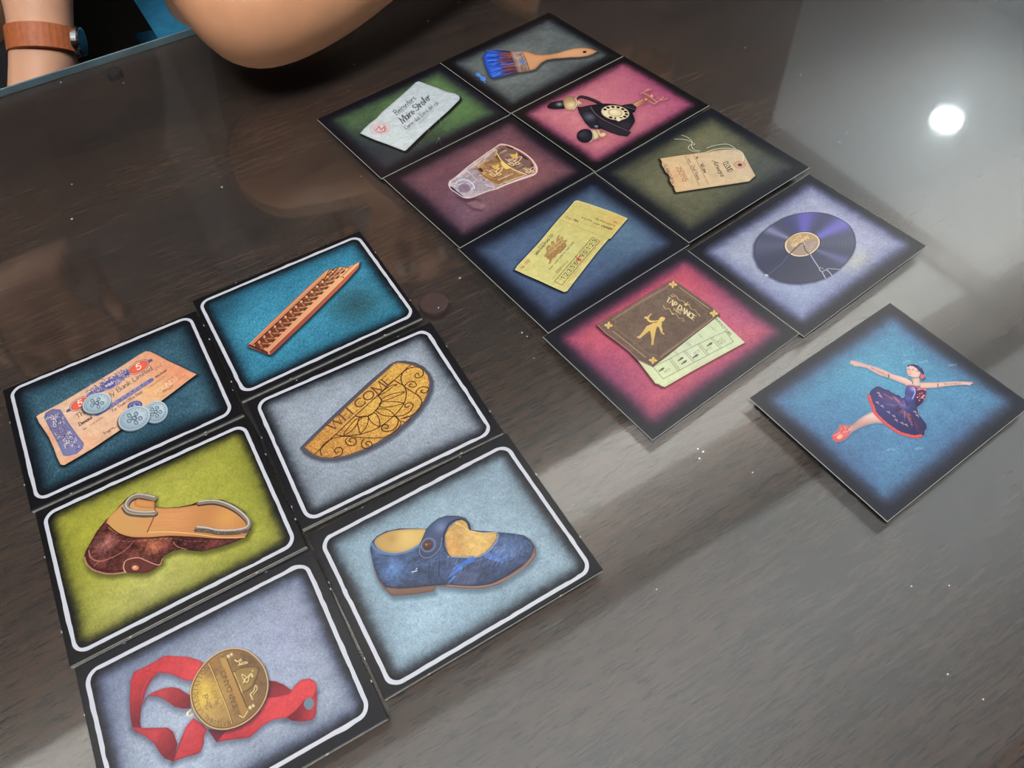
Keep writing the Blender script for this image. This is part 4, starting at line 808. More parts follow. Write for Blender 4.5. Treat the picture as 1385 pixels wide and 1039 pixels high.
def frame_white(c, pts): c.frame = [c.local(p) for p in pts]
def art_fret(c):
    c.bg((56, 142, 172), (44, 122, 154), edge=(26, 62, 82), pad=c.pads, soft=.040, seed=12, border=(24, 24, 28), fine=.12, streak=.11, cloud=.25, spot=[(.74, .52, .13, (44, 72, 78), .75), (.12, .12, .12, (34, 74, 92), .7)])
    c.view(325, 350, 7.694)
    out = [(78, 905), (100, 880), (300, 680), (500, 490), (700, 300), (880, 135), (928, 112), (965, 132), (1010, 100), (1030, 108), (1068, 85), (1100, 92), (1180, 62), (1242, 35), (1232, 90), (1090, 250), (900, 440), (700, 640), (500, 830), (350, 975), (318, 1000), (285, 998), (180, 955), (90, 920)]
    c.glow(out, (14, 40, 52), (8, 14), 26, .85)
    c.decal('printed_carved_wood_strip', out)
    c.fill(out, (198, 118, 84), (226, 160, 112), ax=((250, 900), (1100, 130)), rim=((140, 66, 44), 5, .6))
    A0, A1 = np.array([95, 890.]), np.array([925, 118.]); B0, B1 = np.array([285, 985.]), np.array([1150, 120.])
    G = lambda u, v: tuple(A0*(1-u)*(1-v)+A1*u*(1-v)+B0*(1-u)*v+B1*u*v)
    c.fill([G(0, .14), G(1.0, .14), G(1, .86), G(0, .86)], (108, 52, 36), (132, 78, 46), ax=(G(0, .5), G(1, .5)))
    for v, cl, wd in ((.0, (226, 158, 110), 9), (.06, (150, 80, 52), 5), (.10, (216, 146, 98), 10), (.15, (104, 46, 32), 5)): c.line([G(0, v), G(1.0, v)], cl, wd)
    segs = []
    for s3 in range(3):
        for q_ in range(0, 240):
            t0 = q_/240; ph = lambda t: t*2*math.pi*5.2+s3*2*math.pi/3
            f = lambda t: G(t*1.02, .5+.30*math.sin(ph(t)))
            segs.append((math.sin(2*ph(t0)), t0, [f(t0), f(t0+1/240), f(t0+2/240)]))
    for z, t0, Q_ in sorted(segs, key=lambda e: e[0]):
        cl = (int(200+30*t0), int(134+48*t0), int(96+34*t0))
        c.line(Q_, (96, 44, 30), 27); c.line(Q_, cl, 20)
        c.line([(x-1, y-4) for x, y in Q_], (min(255, cl[0]+22), cl[1]+26, cl[2]+20), 4, al=.45)
    c.fill([(248, 945), (272, 940), (1100, 120), (1242, 35), (1150, 130), (318, 965), (290, 998)], (214, 146, 104), (236, 178, 124), ax=((300, 950), (1150, 100)))
    c.fill([(318, 1000), (300, 960), (500, 775), (760, 520), (1000, 280), (1232, 55), (1232, 92), (1090, 250), (900, 440), (700, 640), (500, 830), (350, 975)], (148, 72, 56), (186, 98, 66), ax=((400, 900), (1100, 200)))
    c.line([(300, 962), (760, 520), (1232, 52)], (240, 184, 134), 6); c.fill(c.ell((1072, 196), 9, 7), (80, 40, 34))
    c.fill([(78, 905), (95, 890), (285, 968), (292, 1000)], (92, 40, 34))
    for a, b in (((928, 112), (880, 200)), ((1010, 100), (900, 210)), ((1068, 85), (930, 220)), ((1100, 95), (960, 235)), ((1180, 62), (1040, 200))): c.line([a, b], (120, 54, 38), 10, 5, al=.8); c.line([(a[0]-12, a[1]+4), (b[0]-12, b[1]+4)], (236, 176, 118), 8, 4)

def art_money(c):
    c.bg((64, 104, 122), (46, 80, 98), edge=(22, 40, 54), pad=c.pads, soft=.052, seed=13, border=(21, 21, 26), fine=.13, streak=.13, cloud=.3)
    c.view(40, 470, 5.771)
    nt = [(52, 540), (70, 525), (250, 430), (450, 310), (650, 190), (850, 60), (905, 30), (940, 32), (1000, 60), (1080, 105), (1180, 150), (1250, 185), (1305, 210), (1230, 265), (1140, 335), (1040, 410), (860, 540), (700, 650), (500, 785), (340, 880), (270, 920), (242, 915), (215, 860), (190, 790), (150, 700), (110, 640), (75, 590)]
    c.glow(nt, (10, 20, 28), (4, 12), 24, .9)
    c.decal('printed_banknote', nt)
    c.fill(nt, (224, 186, 156), (226, 178, 140), ax=((200, 700), (800, 300)), rim=((186, 130, 96), 6, .5), tex=.03, lite=[((1150, 200), (226, 140, 98), 150, .85), ((960, 90), (228, 142, 102), 110, .7), ((150, 700), (226, 146, 104), 90, .6), ((480, 740), (230, 160, 120), 90, .5), ((980, 330), (232, 180, 112), 90, .6), ((300, 900), (224, 150, 106), 80, .6)])
    blue = (84, 92, 150); db = (58, 66, 124)
    pan = [(112, 545), (125, 510), (180, 480), (240, 484), (300, 580), (370, 680), (425, 750), (415, 790), (370, 830), (300, 848), (265, 845), (210, 730), (150, 620)]
    c.fill(pan, (112, 112, 150), (120, 122, 168), ax=((150, 520), (380, 800)), rim=((80, 82, 130), 4, .7))
    r = np.random.default_rng(8)
    for i in range(130):
        t = r.random(); q = (185+t*150+r.normal(0, 30), 535+t*240+r.normal(0, 18)); a0 = r.uniform(0, 6.28); rr = r.uniform(9, 20)
        c.line([(q[0]+rr*(1-k*.12)*math.cos(a0+k*.7), q[1]+rr*(1-k*.12)*math.sin(a0+k*.7)) for k in range(6)], [(222, 206, 204), (206, 188, 190), (70, 70, 116)][r.integers(3)], 5, 2.5, al=.9, sm=True)
    c.fill(c.ell((248, 645), 50, 48, .3), (112, 106, 146), rim=((70, 66, 116), 6, .9)); c.line(c.ell((248, 645), 42, 40), (176, 160, 176), 2.5, closed=True); text(c, '5', (238, 668), (266, 655), (228, 628), (150, 140, 172), .12)
    band = [(440, 365), (480, 345), (560, 290), (640, 240), (700, 210), (760, 165), (790, 200), (740, 250), (700, 290), (620, 330), (540, 360), (470, 390)]
    c.fill(band, (134, 124, 166), al=.85)
    for i in range(150):
        t = r.random(); q = (455+t*310+r.normal(0, 7), 368-t*180+r.normal(0, 20)); a0 = r.uniform(0, 6.28); rr = r.uniform(8, 20)
        c.line([(q[0]+rr*(1-k*.12)*math.cos(a0+k*.8), q[1]+rr*.8*(1-k*.12)*math.sin(a0+k*.8)) for k in range(6)], [(74, 82, 148), (60, 66, 128), (206, 186, 190), (96, 100, 160)][r.integers(4)], 5, 2, al=.85, sm=True)
    c.fill(c.ell((625, 288), 46, 34, -.4), (84, 92, 156)); scribble(c, (590, 300), (660, 270), 16, (224, 206, 206), 5, n=16)
    for q, z in (((395, 440), 0), ((850, 155), 1)):
        c.line(c.ell(q, 92, 44, -.5), blue, 5, closed=True, al=.8)
        c.fill(c.ell(q, 80, 36, -.5), (232, 96, 70), rim=((190, 62, 60), 5, .8)); text(c, '5', (q[0]-12, q[1]+24), (q[0]+26, q[1]+4), (q[0]-26, q[1]-16), (250, 226, 206), .15, serif=True)
        for s_ in (-1, 1):
            e = (q[0]+s_*92, q[1]-s_*52); c.fill(c.ell(e, 14, 12), (122, 112, 152), rim=(blue, 4, .8)); scribble(c, (e[0]-16, e[1]+8), (e[0]+16, e[1]-8), 12, db, 4, n=8)
    ink = (106, 82, 86)
    text(c, 'The Westerly Bank Limited', (370, 560), (965, 172), (352, 528), ink, .13, al=.8, jig=.015); scribble(c, (975, 170), (1025, 130), 22, (150, 110, 100), 4, n=6)
    c.line([(530, 520), (620, 470), (780, 365), (950, 255)], (104, 108, 162), 33); text(c, 'FIVE POUNDS', (600, 492), (930, 275), (588, 470), (164, 152, 180), .14)
    c.fill([(515, 520), (560, 500), (600, 500), (540, 532)], (92, 98, 156))
    text(c, 'Demand', (390, 615), (490, 555), (380, 590), (84, 66, 76), .16); text(c, 'Manchester', (985, 240), (1075, 180), (978, 226), (96, 62, 60), .15); text(c, 'For Trade Office Bank', (650, 505), (885, 352), (640, 485), (112, 84, 84), .13, al=.85)
    text(c, 'No', (420, 648), (450, 632), (412, 636), ink, .15); textrow(c, (470, 615), (585, 545), 12, (150, 112, 100), seed=3, wd=3); textrow(c, (930, 320), (1080, 215), 12, (170, 112, 96), seed=4, wd=3); textrow(c, (1070, 270), (1160, 215), 8, (170, 112, 96), seed=6, wd=2.5)
    scribble(c, (580, 672), (680, 620), 14, (110, 74, 74), 4, n=16, seed=5); scribble(c, (1040, 350), (1120, 300), 12, (150, 84, 66), 4, n=12, seed=6); c.line([(1155, 258), (1215, 218)], (150, 96, 80), 3)
    text(c, 'FIVE', (480, 700), (590, 640), (460, 665), (238, 200, 168), .1, al=.6, serif=True); text(c, 'POUNDS', (985, 375), (1160, 250), (970, 345), (244, 206, 170), .13, al=.7, serif=True)
    c.fill(c.ell((822, 455), 60, 36, -.25), (84, 92, 154), rim=(db, 5, .8)); c.line(c.ell((822, 455), 40, 25, -.25), (190, 180, 200), 2.5, closed=True); text(c, '5', (816, 470), (834, 462), (808, 448), (206, 198, 214), .14)
    def coin(q, rx, ry, rot, sd):
        E = c.ell(q, rx, ry, rot); c.glow(E, (16, 24, 34), (-4, 12), 14, .8)
        c.fill(c.ell((q[0]+3, q[1]+9), rx, ry, rot), (92, 112, 126)); c.fill(E, (164, 186, 198), (136, 160, 176), ax=((q[0], q[1]-ry), (q[0], q[1]+ry)), rim=((214, 226, 232), 4, .8), lite=[((q[0]+rx*.3, q[1]-ry*.2), (206, 220, 226), rx*.5, .6)])
        c.line(c.ell(q, rx*.86, ry*.86, rot), (104, 126, 142), 3, closed=True, al=.8)
        rr = np.random.default_rng(sd)
        for k in range(22):
            a = k*2*math.pi/22; p = (q[0]+rx*.74*math.cos(a)*math.cos(rot)-ry*.74*math.sin(a)*math.sin(rot), q[1]+rx*.74*math.cos(a)*math.sin(rot)+ry*.74*math.sin(a)*math.cos(rot)); c.line([p, (p[0]+rr.normal(0, 4), p[1]+rr.normal(0, 4)+4)], (92, 112, 130), 4, al=.7)
        for k in range(5):
            a = k*2*math.pi/5; p = (q[0]+rx*.36*math.cos(a), q[1]+ry*.40*math.sin(a)); c.fill(c.ell(p, rx*.15, ry*.2, a, 12), (128, 150, 166), rim=((72, 92, 112), 4, .9)); c.line([(p[0]-6, p[1]-2), (p[0]+4, p[1]+4)], (212, 224, 230), 4)
        c.fill(c.ell(q, rx*.18, ry*.2), (110, 130, 148), rim=((62, 80, 100), 4, .9)); c.line([(q[0]-6, q[1]-4), (q[0]+6, q[1]+2)], (210, 222, 228), 5)
    coin((985, 503), 96, 82, -.5, 1); coin((817, 553), 130, 88, -.42, 2); coin((525, 435), 116, 74, -.35, 3)
    c.decals.append(('printed_coin', spline(c.P(c.ell((817, 553), 134, 92, -.42)), True, 1), None)); c.decals.append(('printed_coin', c.P(c.ell((525, 435), 118, 76, -.35)), None))

def art_welcome(c):
    c.bg((156, 168, 182), (142, 154, 168), edge=(86, 96, 110), pad=c.pads, soft=.042, seed=14, border=(24, 24, 29), fine=.06, streak=.07, cloud=.25)
    c.view(400, 480, 6.926)
    out = [(38, 872), (120, 788), (300, 612), (500, 425), (700, 240), (880, 90), (945, 58), (1020, 55), (1120, 72), (1200, 112), (1255, 172), (1287, 245), (1282, 330), (1243, 422), (1175, 525), (1065, 645), (945, 748), (805, 840), (655, 915), (505, 968), (372, 992), (250, 994), (150, 965), (80, 925)]
    ins = [(80, 868), (180, 770), (400, 560), (600, 375), (800, 195), (920, 85), (960, 72), (1080, 92), (1180, 130), (1235, 190), (1254, 260), (1244, 335), (1205, 425), (1135, 525), (1030, 628), (905, 730), (765, 820), (620, 893), (480, 943), (355, 966), (240, 960), (160, 930)]
    c.glow(out, (60, 66, 78), (8, 14), 18, .6)
    c.decal('printed_doormat', out)
    c.fill(out, (84, 80, 92), rim=((56, 54, 66), 4, .6)); c.fill(ins, (206, 156, 66), (190, 134, 60), ax=((900, 300), (200, 850)), sm=False, fine=.17, tex=.06, rim=((112, 74, 36), 4, .7), lite=[((700, 500), (216, 172, 74), 200, .5)])
    ink = (66, 36, 26)
    c.line([(178, 932), (560, 570), (1080, 92)], ink, 8)
    text(c, 'WELCOME', (345, 715), (918, 235), (285, 660), (104, 62, 50), .14, serif=True)
    L_ = lambda q, w_=8: c.line(q, ink, w_, sm=True)
    L_([(560, 575), (620, 582), (700, 565), (760, 510), (800, 450), (795, 410), (770, 385)], 9)
    pet = [[(620, 590), (570, 600), (520, 650), (470, 710), (450, 750), (500, 730), (560, 670), (590, 620)], [(600, 590), (580, 640), (590, 690), (605, 735), (650, 690), (680, 620), (675, 580), (640, 575)],
           [(680, 575), (700, 620), (740, 655), (785, 668), (785, 620), (765, 570), (735, 545), (700, 560)], [(750, 520), (800, 560), (860, 575), (925, 572), (890, 530), (840, 508), (780, 508)],
           [(785, 465), (800, 490), (860, 490), (940, 475), (1010, 455), (930, 440), (860, 438), (800, 445)], [(800, 430), (850, 425), (940, 390), (1020, 348), (950, 358), (880, 375), (820, 405)], [(770, 385), (850, 345), (910, 300), (950, 280), (890, 290), (830, 330), (780, 375)]]
    for p in pet: c.line(p, ink, 7, sm=True, closed=True)
    L_([(372, 748), (450, 760), (600, 745), (760, 690), (900, 590), (1000, 480), (1035, 380), (1020, 300), (960, 262), (925, 240)])
    L_([(925, 575), (960, 610), (940, 680), (880, 715), (820, 715), (805, 680), (830, 655), (865, 665), (860, 690), (840, 690)])
    L_([(925, 575), (1000, 570), (1070, 530), (1100, 480), (1080, 452), (1040, 455), (1022, 480), (1040, 495), (1060, 482)])
    L_([(240, 940), (232, 890), (270, 830), (350, 785), (450, 765), (600, 775), (760, 780), (860, 765), (950, 700), (985, 640), (960, 600), (935, 575)], 7)
    L_([(360, 960), (420, 940), (440, 900), (420, 870), (380, 875), (362, 900), (385, 920), (405, 905)]); L_([(640, 790), (615, 830), (630, 870), (680, 880), (715, 855), (705, 820), (670, 815), (655, 835), (680, 845)]); L_([(480, 780), (465, 810), (490, 845), (540, 850), (568, 815), (550, 785), (515, 785), (500, 805), (520, 818)])
    L_([(1075, 120), (1010, 160), (985, 220), (1010, 290), (1080, 340), (1150, 385), (1180, 440), (1150, 520), (1060, 580), (990, 600)]); L_([(1080, 120), (1160, 118), (1195, 160), (1180, 205), (1130, 215), (1118, 190), (1140, 175), (1155, 190)])
    L_([(1020, 290), (1060, 255), (1110, 255), (1130, 285), (1100, 305), (1065, 295), (1070, 275), (1090, 278)]); L_([(1125, 360), (1140, 325), (1190, 300), (1240, 310), (1235, 345), (1195, 358), (1172, 340), (1190, 328)])
    L_([(990, 620), (1030, 635), (1065, 610), (1075, 580), (1050, 575), (1010, 590)], 6)

def art_sandal(c):
    c.bg((172, 172, 66), (158, 160, 54), edge=(112, 112, 40), pad=c.pads, soft=.040, seed=15, border=(20, 20, 23), fine=.05, streak=.03, cloud=.3, spot=[(.35, .68, .25, (182, 180, 104), .7), (.2, .25, .2, (160, 158, 36), .5)])
    c.view(100, 660, 5.54)
    out = [(75, 520), (90, 470), (130, 400), (175, 320), (240, 240), (300, 180), (355, 120), (400, 75), (450, 42), (530, 40), (610, 60), (608, 140), (680, 150), (780, 145), (880, 125), (940, 100), (1020, 85), (1110, 90), (1200, 125), (1280, 180), (1330, 250), (1325, 310), (1290, 370), (1200, 410), (1080, 450), (960, 478), (880, 470), (800, 462), (730, 478), (670, 515), (665, 560), (620, 590), (560, 630), (500, 640), (400, 632), (280, 652), (180, 640), (110, 600)]
    c.glow(out, (70, 72, 26), (8, 20), 34, .75)
    c.decal('printed_leather_sole_shoe', out)
    c.fill(out, (92, 46, 42), (76, 36, 36), ax=((300, 300), (500, 640)), rim=((48, 22, 24), 10, .7), tex=.18, lite=[((225, 420), (150, 96, 88), 70, .8), ((600, 430), (190, 110, 76), 80, .8), ((180, 520), (120, 66, 60), 60, .6), ((1080, 410), (128, 64, 54), 80, .7), ((420, 600), (126, 72, 62), 90, .6)])
    sole = [(240, 262), (262, 215), (355, 128), (420, 80), (500, 60), (608, 70), (606, 145), (680, 152), (790, 148), (930, 125), (1040, 100), (1150, 125), (1250, 180), (1300, 250), (1310, 330), (1280, 372), (1180, 385), (1050, 380), (900, 368), (720, 362), (560, 372), (430, 372), (320, 345), (265, 305)]
    c.fill(sole, (206, 150, 86), (190, 126, 70), ax=((450, 300), (900, 200)), rim=((150, 92, 44), 6, .7), lite=[((760, 220), (222, 152, 94), 140, .7), ((1150, 220), (222, 160, 78), 90, .7), ((420, 300), (196, 148, 84), 90, .6)])
    r = np.random.default_rng(3)
    for i in range(40): y = r.uniform(170, 330); x = r.uniform(560, 900); c.line([(x, y), (x+r.uniform(60, 180), y-r.uniform(2, 14))], (182, 122, 66), 3, al=.35)
    c.line([(608, 145), (600, 215), (550, 330)], (132, 76, 40), 8, sm=True); c.line([(560, 335), (700, 330), (900, 345), (1100, 372), (1280, 370)], (232, 190, 118), 7, sm=True, al=.8); c.line([(245, 270), (330, 340), (430, 372), (560, 376), (720, 364), (900, 372), (1050, 384), (1200, 384)], (58, 28, 26), 8, sm=True)
    r2 = np.linspace(0, 1, 26)
    st = spline([(265, 380), (400, 402), (560, 390), (720, 380), (860, 400), (1000, 400)], False, 8)
    for i in range(0, len(st)-1, 2): c.line([st[i], st[i+1]], (188, 138, 118), 4, al=.6)
    def metal(q, wd, hi):
        c.line([(x+1, y+9) for x, y in q], (62, 52, 46), wd, sm=True); c.line(q, (134, 120, 106), wd*.86, sm=True); c.line([(x-2, y-wd*.28) for x, y in q], hi, wd*.26, sm=True, al=.85)
    metal([(605, 80), (530, 62), (470, 60), (420, 85), (392, 130), (405, 165), (460, 185), (540, 192), (605, 188)], 42, (196, 186, 172))
    c.fill([(448, 100), (480, 82), (604, 102), (604, 152), (520, 150), (462, 138)], (208, 142, 76), rim=((140, 84, 44), 6, .7))
    c.line([(362, 150), (390, 190), (450, 210), (600, 214)], (96, 82, 70), 14, sm=True); c.line([(366, 140), (400, 180), (470, 196), (600, 200)], (190, 180, 168), 6, sm=True, al=.7)
    metal([(940, 112), (1040, 102), (1130, 120), (1220, 165), (1290, 225), (1312, 270), (1290, 305), (1200, 325), (1080, 325), (1000, 308), (925, 300)], 34, (206, 200, 188))
    c.line([(915, 318), (1000, 325), (1090, 340), (1200, 340), (1300, 325)], (92, 78, 68), 26, sm=True); c.line([(930, 295), (1000, 300), (1080, 318), (1200, 318)], (196, 186, 172), 7, sm=True, al=.7)
    for i in range(60): q = (r.uniform(920, 1290), r.uniform(290, 345)); c.line([q, (q[0]+6, q[1])], (206, 200, 190), 4, al=.35)
    c.line([(112, 470), (125, 520), (175, 548), (240, 540), (330, 500), (400, 455), (440, 410)], (190, 122, 104), 8, 4, sm=True, al=.85); c.line([(150, 585), (190, 550)], (180, 112, 96), 6, al=.8)
    c.line([(80, 520), (100, 575), (160, 622), (270, 645), (390, 632)], (206, 140, 116), 9, sm=True, al=.8); c.line([(95, 500), (140, 590), (250, 622), (360, 622)], (60, 28, 28), 8, sm=True, al=.6)
    c.fill([(372, 600), (376, 560), (410, 535), (470, 525), (520, 535), (630, 578), (560, 632), (480, 640), (400, 632)], (100, 52, 46), rim=((66, 30, 30), 8, .6), sm=True); c.line([(385, 632), (372, 595), (385, 550), (430, 530), (490, 525), (540, 545), (635, 578), (665, 530)], (206, 146, 124), 8, 5, sm=True)
    c.fill(c.ell((458, 588), 46, 38), (112, 60, 52), rim=((66, 30, 30), 7, .8)); c.fill(c.ell((460, 600), 26, 18), (206, 132, 92), lite=[((455, 592), (246, 196, 150), 10, .9)])
    c.line([(745, 405), (775, 440), (840, 462)], (206, 132, 106), 5, sm=True, al=.8); c.line([(560, 520), (640, 490), (720, 470)], (70, 32, 32), 7, sm=True, al=.7)
    for i in range(50): q = (r.uniform(180, 1100), 0); y = 420+r.uniform(-20, 120)*(1-q[0]/1500); c.line([(q[0], y), (q[0]+r.uniform(-30, 40), y+r.uniform(-20, 20))], [(160, 94, 80), (56, 26, 28)][r.integers(2)], 6, 2, al=.35)

def art_shoe(c):
    c.bg((152, 178, 194), (136, 164, 182), edge=(84, 100, 116), pad=c.pads, soft=.040, seed=16, border=(26, 27, 32), fine=.05, streak=.05, cloud=.3, spot=[(.75, .25, .2, (128, 152, 166), .6), (.25, .7, .25, (156, 188, 208), .6)])
    c.view(490, 690, 5.54)
    out = [(58, 290), (70, 240), (110, 195), (180, 158), (280, 138), (400, 138), (480, 142), (520, 100), (570, 62), (630, 42), (720, 44), (770, 58), (805, 100), (815, 150), (900, 158), (1005, 165), (1120, 175), (1210, 190), (1265, 225), (1300, 280), (1300, 340), (1250, 410), (1150, 480), (1020, 560), (900, 588), (780, 590), (640, 575), (555, 572), (535, 608), (400, 632), (230, 645), (205, 630), (150, 575), (110, 510), (85, 430), (68, 340)]
    c.glow(out, (70, 92, 108), (10, 22), 34, .7)
    c.decal('printed_buckle_shoe', out)
    c.fill(out, (128, 92, 80), rim=((84, 58, 54), 6, .7))
    up = out[:27]+[(1240, 400), (1130, 470), (1000, 540), (880, 565), (760, 572), (640, 565), (540, 568), (400, 582), (280, 588), (170, 578)]+out[-4:]
    c.fill([(58, 290), (70, 240), (110, 195), (180, 158), (280, 138), (400, 138), (480, 142), (520, 100), (570, 62), (630, 42), (720, 44), (770, 58), (805, 100), (815, 150), (900, 158), (1005, 165), (1120, 175), (1210, 190), (1260, 225), (1290, 275), (1265, 355), (1200, 420), (1100, 488), (1000, 540), (880, 566), (760, 570), (640, 560), (540, 566), (400, 580), (280, 588), (170, 578), (125, 520), (90, 430), (68, 340)],
           (62, 84, 122), (50, 62, 92), ax=((500, 300), (500, 580)), rim=((34, 42, 64), 12, .7), tex=.1, lite=[((230, 460), (84, 122, 178), 90, .8), ((760, 520), (92, 106, 142), 110, .5), ((1080, 300), (100, 132, 188), 90, .6), ((120, 300), (96, 124, 170), 50, .5), ((1190, 230), (58, 80, 120), 60, .5), ((600, 480), (54, 78, 120), 80, .5)])
    c.fill([(170, 578), (280, 588), (400, 580), (540, 566), (552, 580), (535, 608), (400, 632), (230, 645), (205, 630)], (132, 98, 84), (110, 80, 70), ax=((300, 580), (300, 640)), rim=((78, 54, 50), 4, .7)); c.line([(640, 562), (780, 574), (900, 572), (1010, 545), (1120, 490), (1220, 420), (1290, 330)], (148, 112, 98), 15, 9, sm=True)
    c.line([(170, 572), (300, 582), (540, 560), (640, 556), (780, 566), (900, 562), (1010, 532), (1200, 410)], (32, 38, 54), 6, sm=True, al=.8)
    c.fill([(92, 235), (120, 200), (200, 162), (300, 146), (400, 142), (478, 148), (462, 200), (430, 250), (350, 300), (260, 320), (170, 310), (115, 280)], (206, 172, 96), (186, 150, 84), ax=((350, 200), (120, 250)), rim=((146, 112, 62), 8, .6), sm=True, lite=[((330, 200), (222, 188, 108), 80, .6), ((220, 210), (160, 122, 66), 40, .5)])
    c.line([(70, 250), (95, 290), (160, 322), (250, 330), (350, 308), (430, 262)], (96, 118, 156), 16, sm=True); c.line([(92, 240), (118, 285), (180, 314), (260, 320), (350, 298), (435, 248)], (150, 164, 186), 4, sm=True, al=.8)
    c.fill([(620, 190), (650, 130), (700, 85), (750, 70), (790, 95), (805, 150), (900, 170), (1005, 172), (1012, 205), (980, 260), (920, 320), (860, 350), (740, 350), (650, 345), (625, 270)], (200, 158, 84), (206, 168, 92), ax=((700, 150), (850, 320)), rim=((146, 108, 60), 7, .6), tex=.05, lite=[((680, 280), (206, 140, 72), 70, .6), ((860, 230), (218, 180, 104), 90, .6), ((720, 180), (176, 138, 84), 50, .4)])
    c.line([(640, 348), (740, 354), (860, 352), (930, 320), (990, 260), (1018, 200), (1012, 172)], (146, 160, 184), 6, sm=True); c.line([(700, 95), (760, 125), (800, 155), (900, 172), (1005, 168)], (232, 200, 140), 6, sm=True, al=.8)
    strap = [(480, 142), (520, 100), (570, 62), (630, 42), (720, 44), (775, 60), (805, 100), (812, 148), (798, 140), (780, 85), (745, 68), (700, 72), (650, 105), (615, 170), (606, 240), (590, 290), (545, 345), (480, 370), (432, 358), (415, 318), (430, 260), (455, 200)]
    c.fill(strap, (66, 82, 118), (54, 66, 98), ax=((560, 80), (480, 350)), rim=((36, 42, 64), 7, .7), lite=[((590, 130), (120, 138, 178), 40, .7), ((500, 260), (96, 108, 140), 50, .5)])
    c.line([(435, 265), (428, 320), (450, 352), (490, 358), (545, 330), (585, 280), (598, 210)], (140, 150, 176), 5, sm=True, al=.8); c.line([(606, 240), (618, 170), (650, 108), (705, 74), (755, 72), (795, 105), (806, 148)], (30, 34, 50), 8, sm=True)
    c.line(c.ell((495, 262), 54, 48, -.7), (140, 146, 168), 5, closed=True, al=.8); c.fill(c.ell((493, 264), 38, 32, -.7), (84, 48, 44), rim=((40, 22, 26), 6, .8), lite=[((478, 258), (206, 140, 110), 10, .8), ((510, 250), (150, 96, 84), 12, .6)])
    r = np.random.default_rng(6)
    for (a, b, w_, cl, al) in (((820, 370), (690, 440), 40, (56, 116, 214), .8), ((740, 430), (650, 500), 22, (64, 128, 226), .85), ((690, 500), (645, 550), 12, (70, 140, 236), .85), ((940, 340), (1050, 390), 44, (76, 122, 206), .65), ((1080, 350), (1000, 380), 22, (84, 132, 214), .6)): c.line([a, b], cl, w_, w_*.35, al=al)
    for i in range(70): q = (r.uniform(620, 1230), r.uniform(380, 480)-0*1); c.line([(q[0], q[1]-(q[0]-620)*.2), (q[0]+r.uniform(-40, -10), q[1]-(q[0]-620)*.2+r.uniform(20, 50))], [(166, 180, 214), (40, 52, 84), (96, 128, 190)][r.integers(3)], 5, 2, al=.35)
    for i in range(40): q = (r.uniform(90, 560), r.uniform(350, 540)); c.line([q, (q[0]+r.uniform(10, 50), q[1]+r.uniform(-8, 12))], [(110, 132, 172), (44, 56, 86)][r.integers(2)], 5, 2, al=.3)
    c.line([(505, 395), (500, 450), (500, 515)], (34, 42, 64), 5, sm=True); c.line([(582, 380), (576, 440), (574, 500)], (34, 42, 64), 5, sm=True); c.line([(372, 465), (410, 455)], (226, 232, 240), 6, al=.9); c.line([(402, 446), (412, 436)], (226, 232, 240), 5, al=.9); c.line([(600, 230), (620, 300), (660, 350)], (34, 40, 60), 7, sm=True, al=.8)

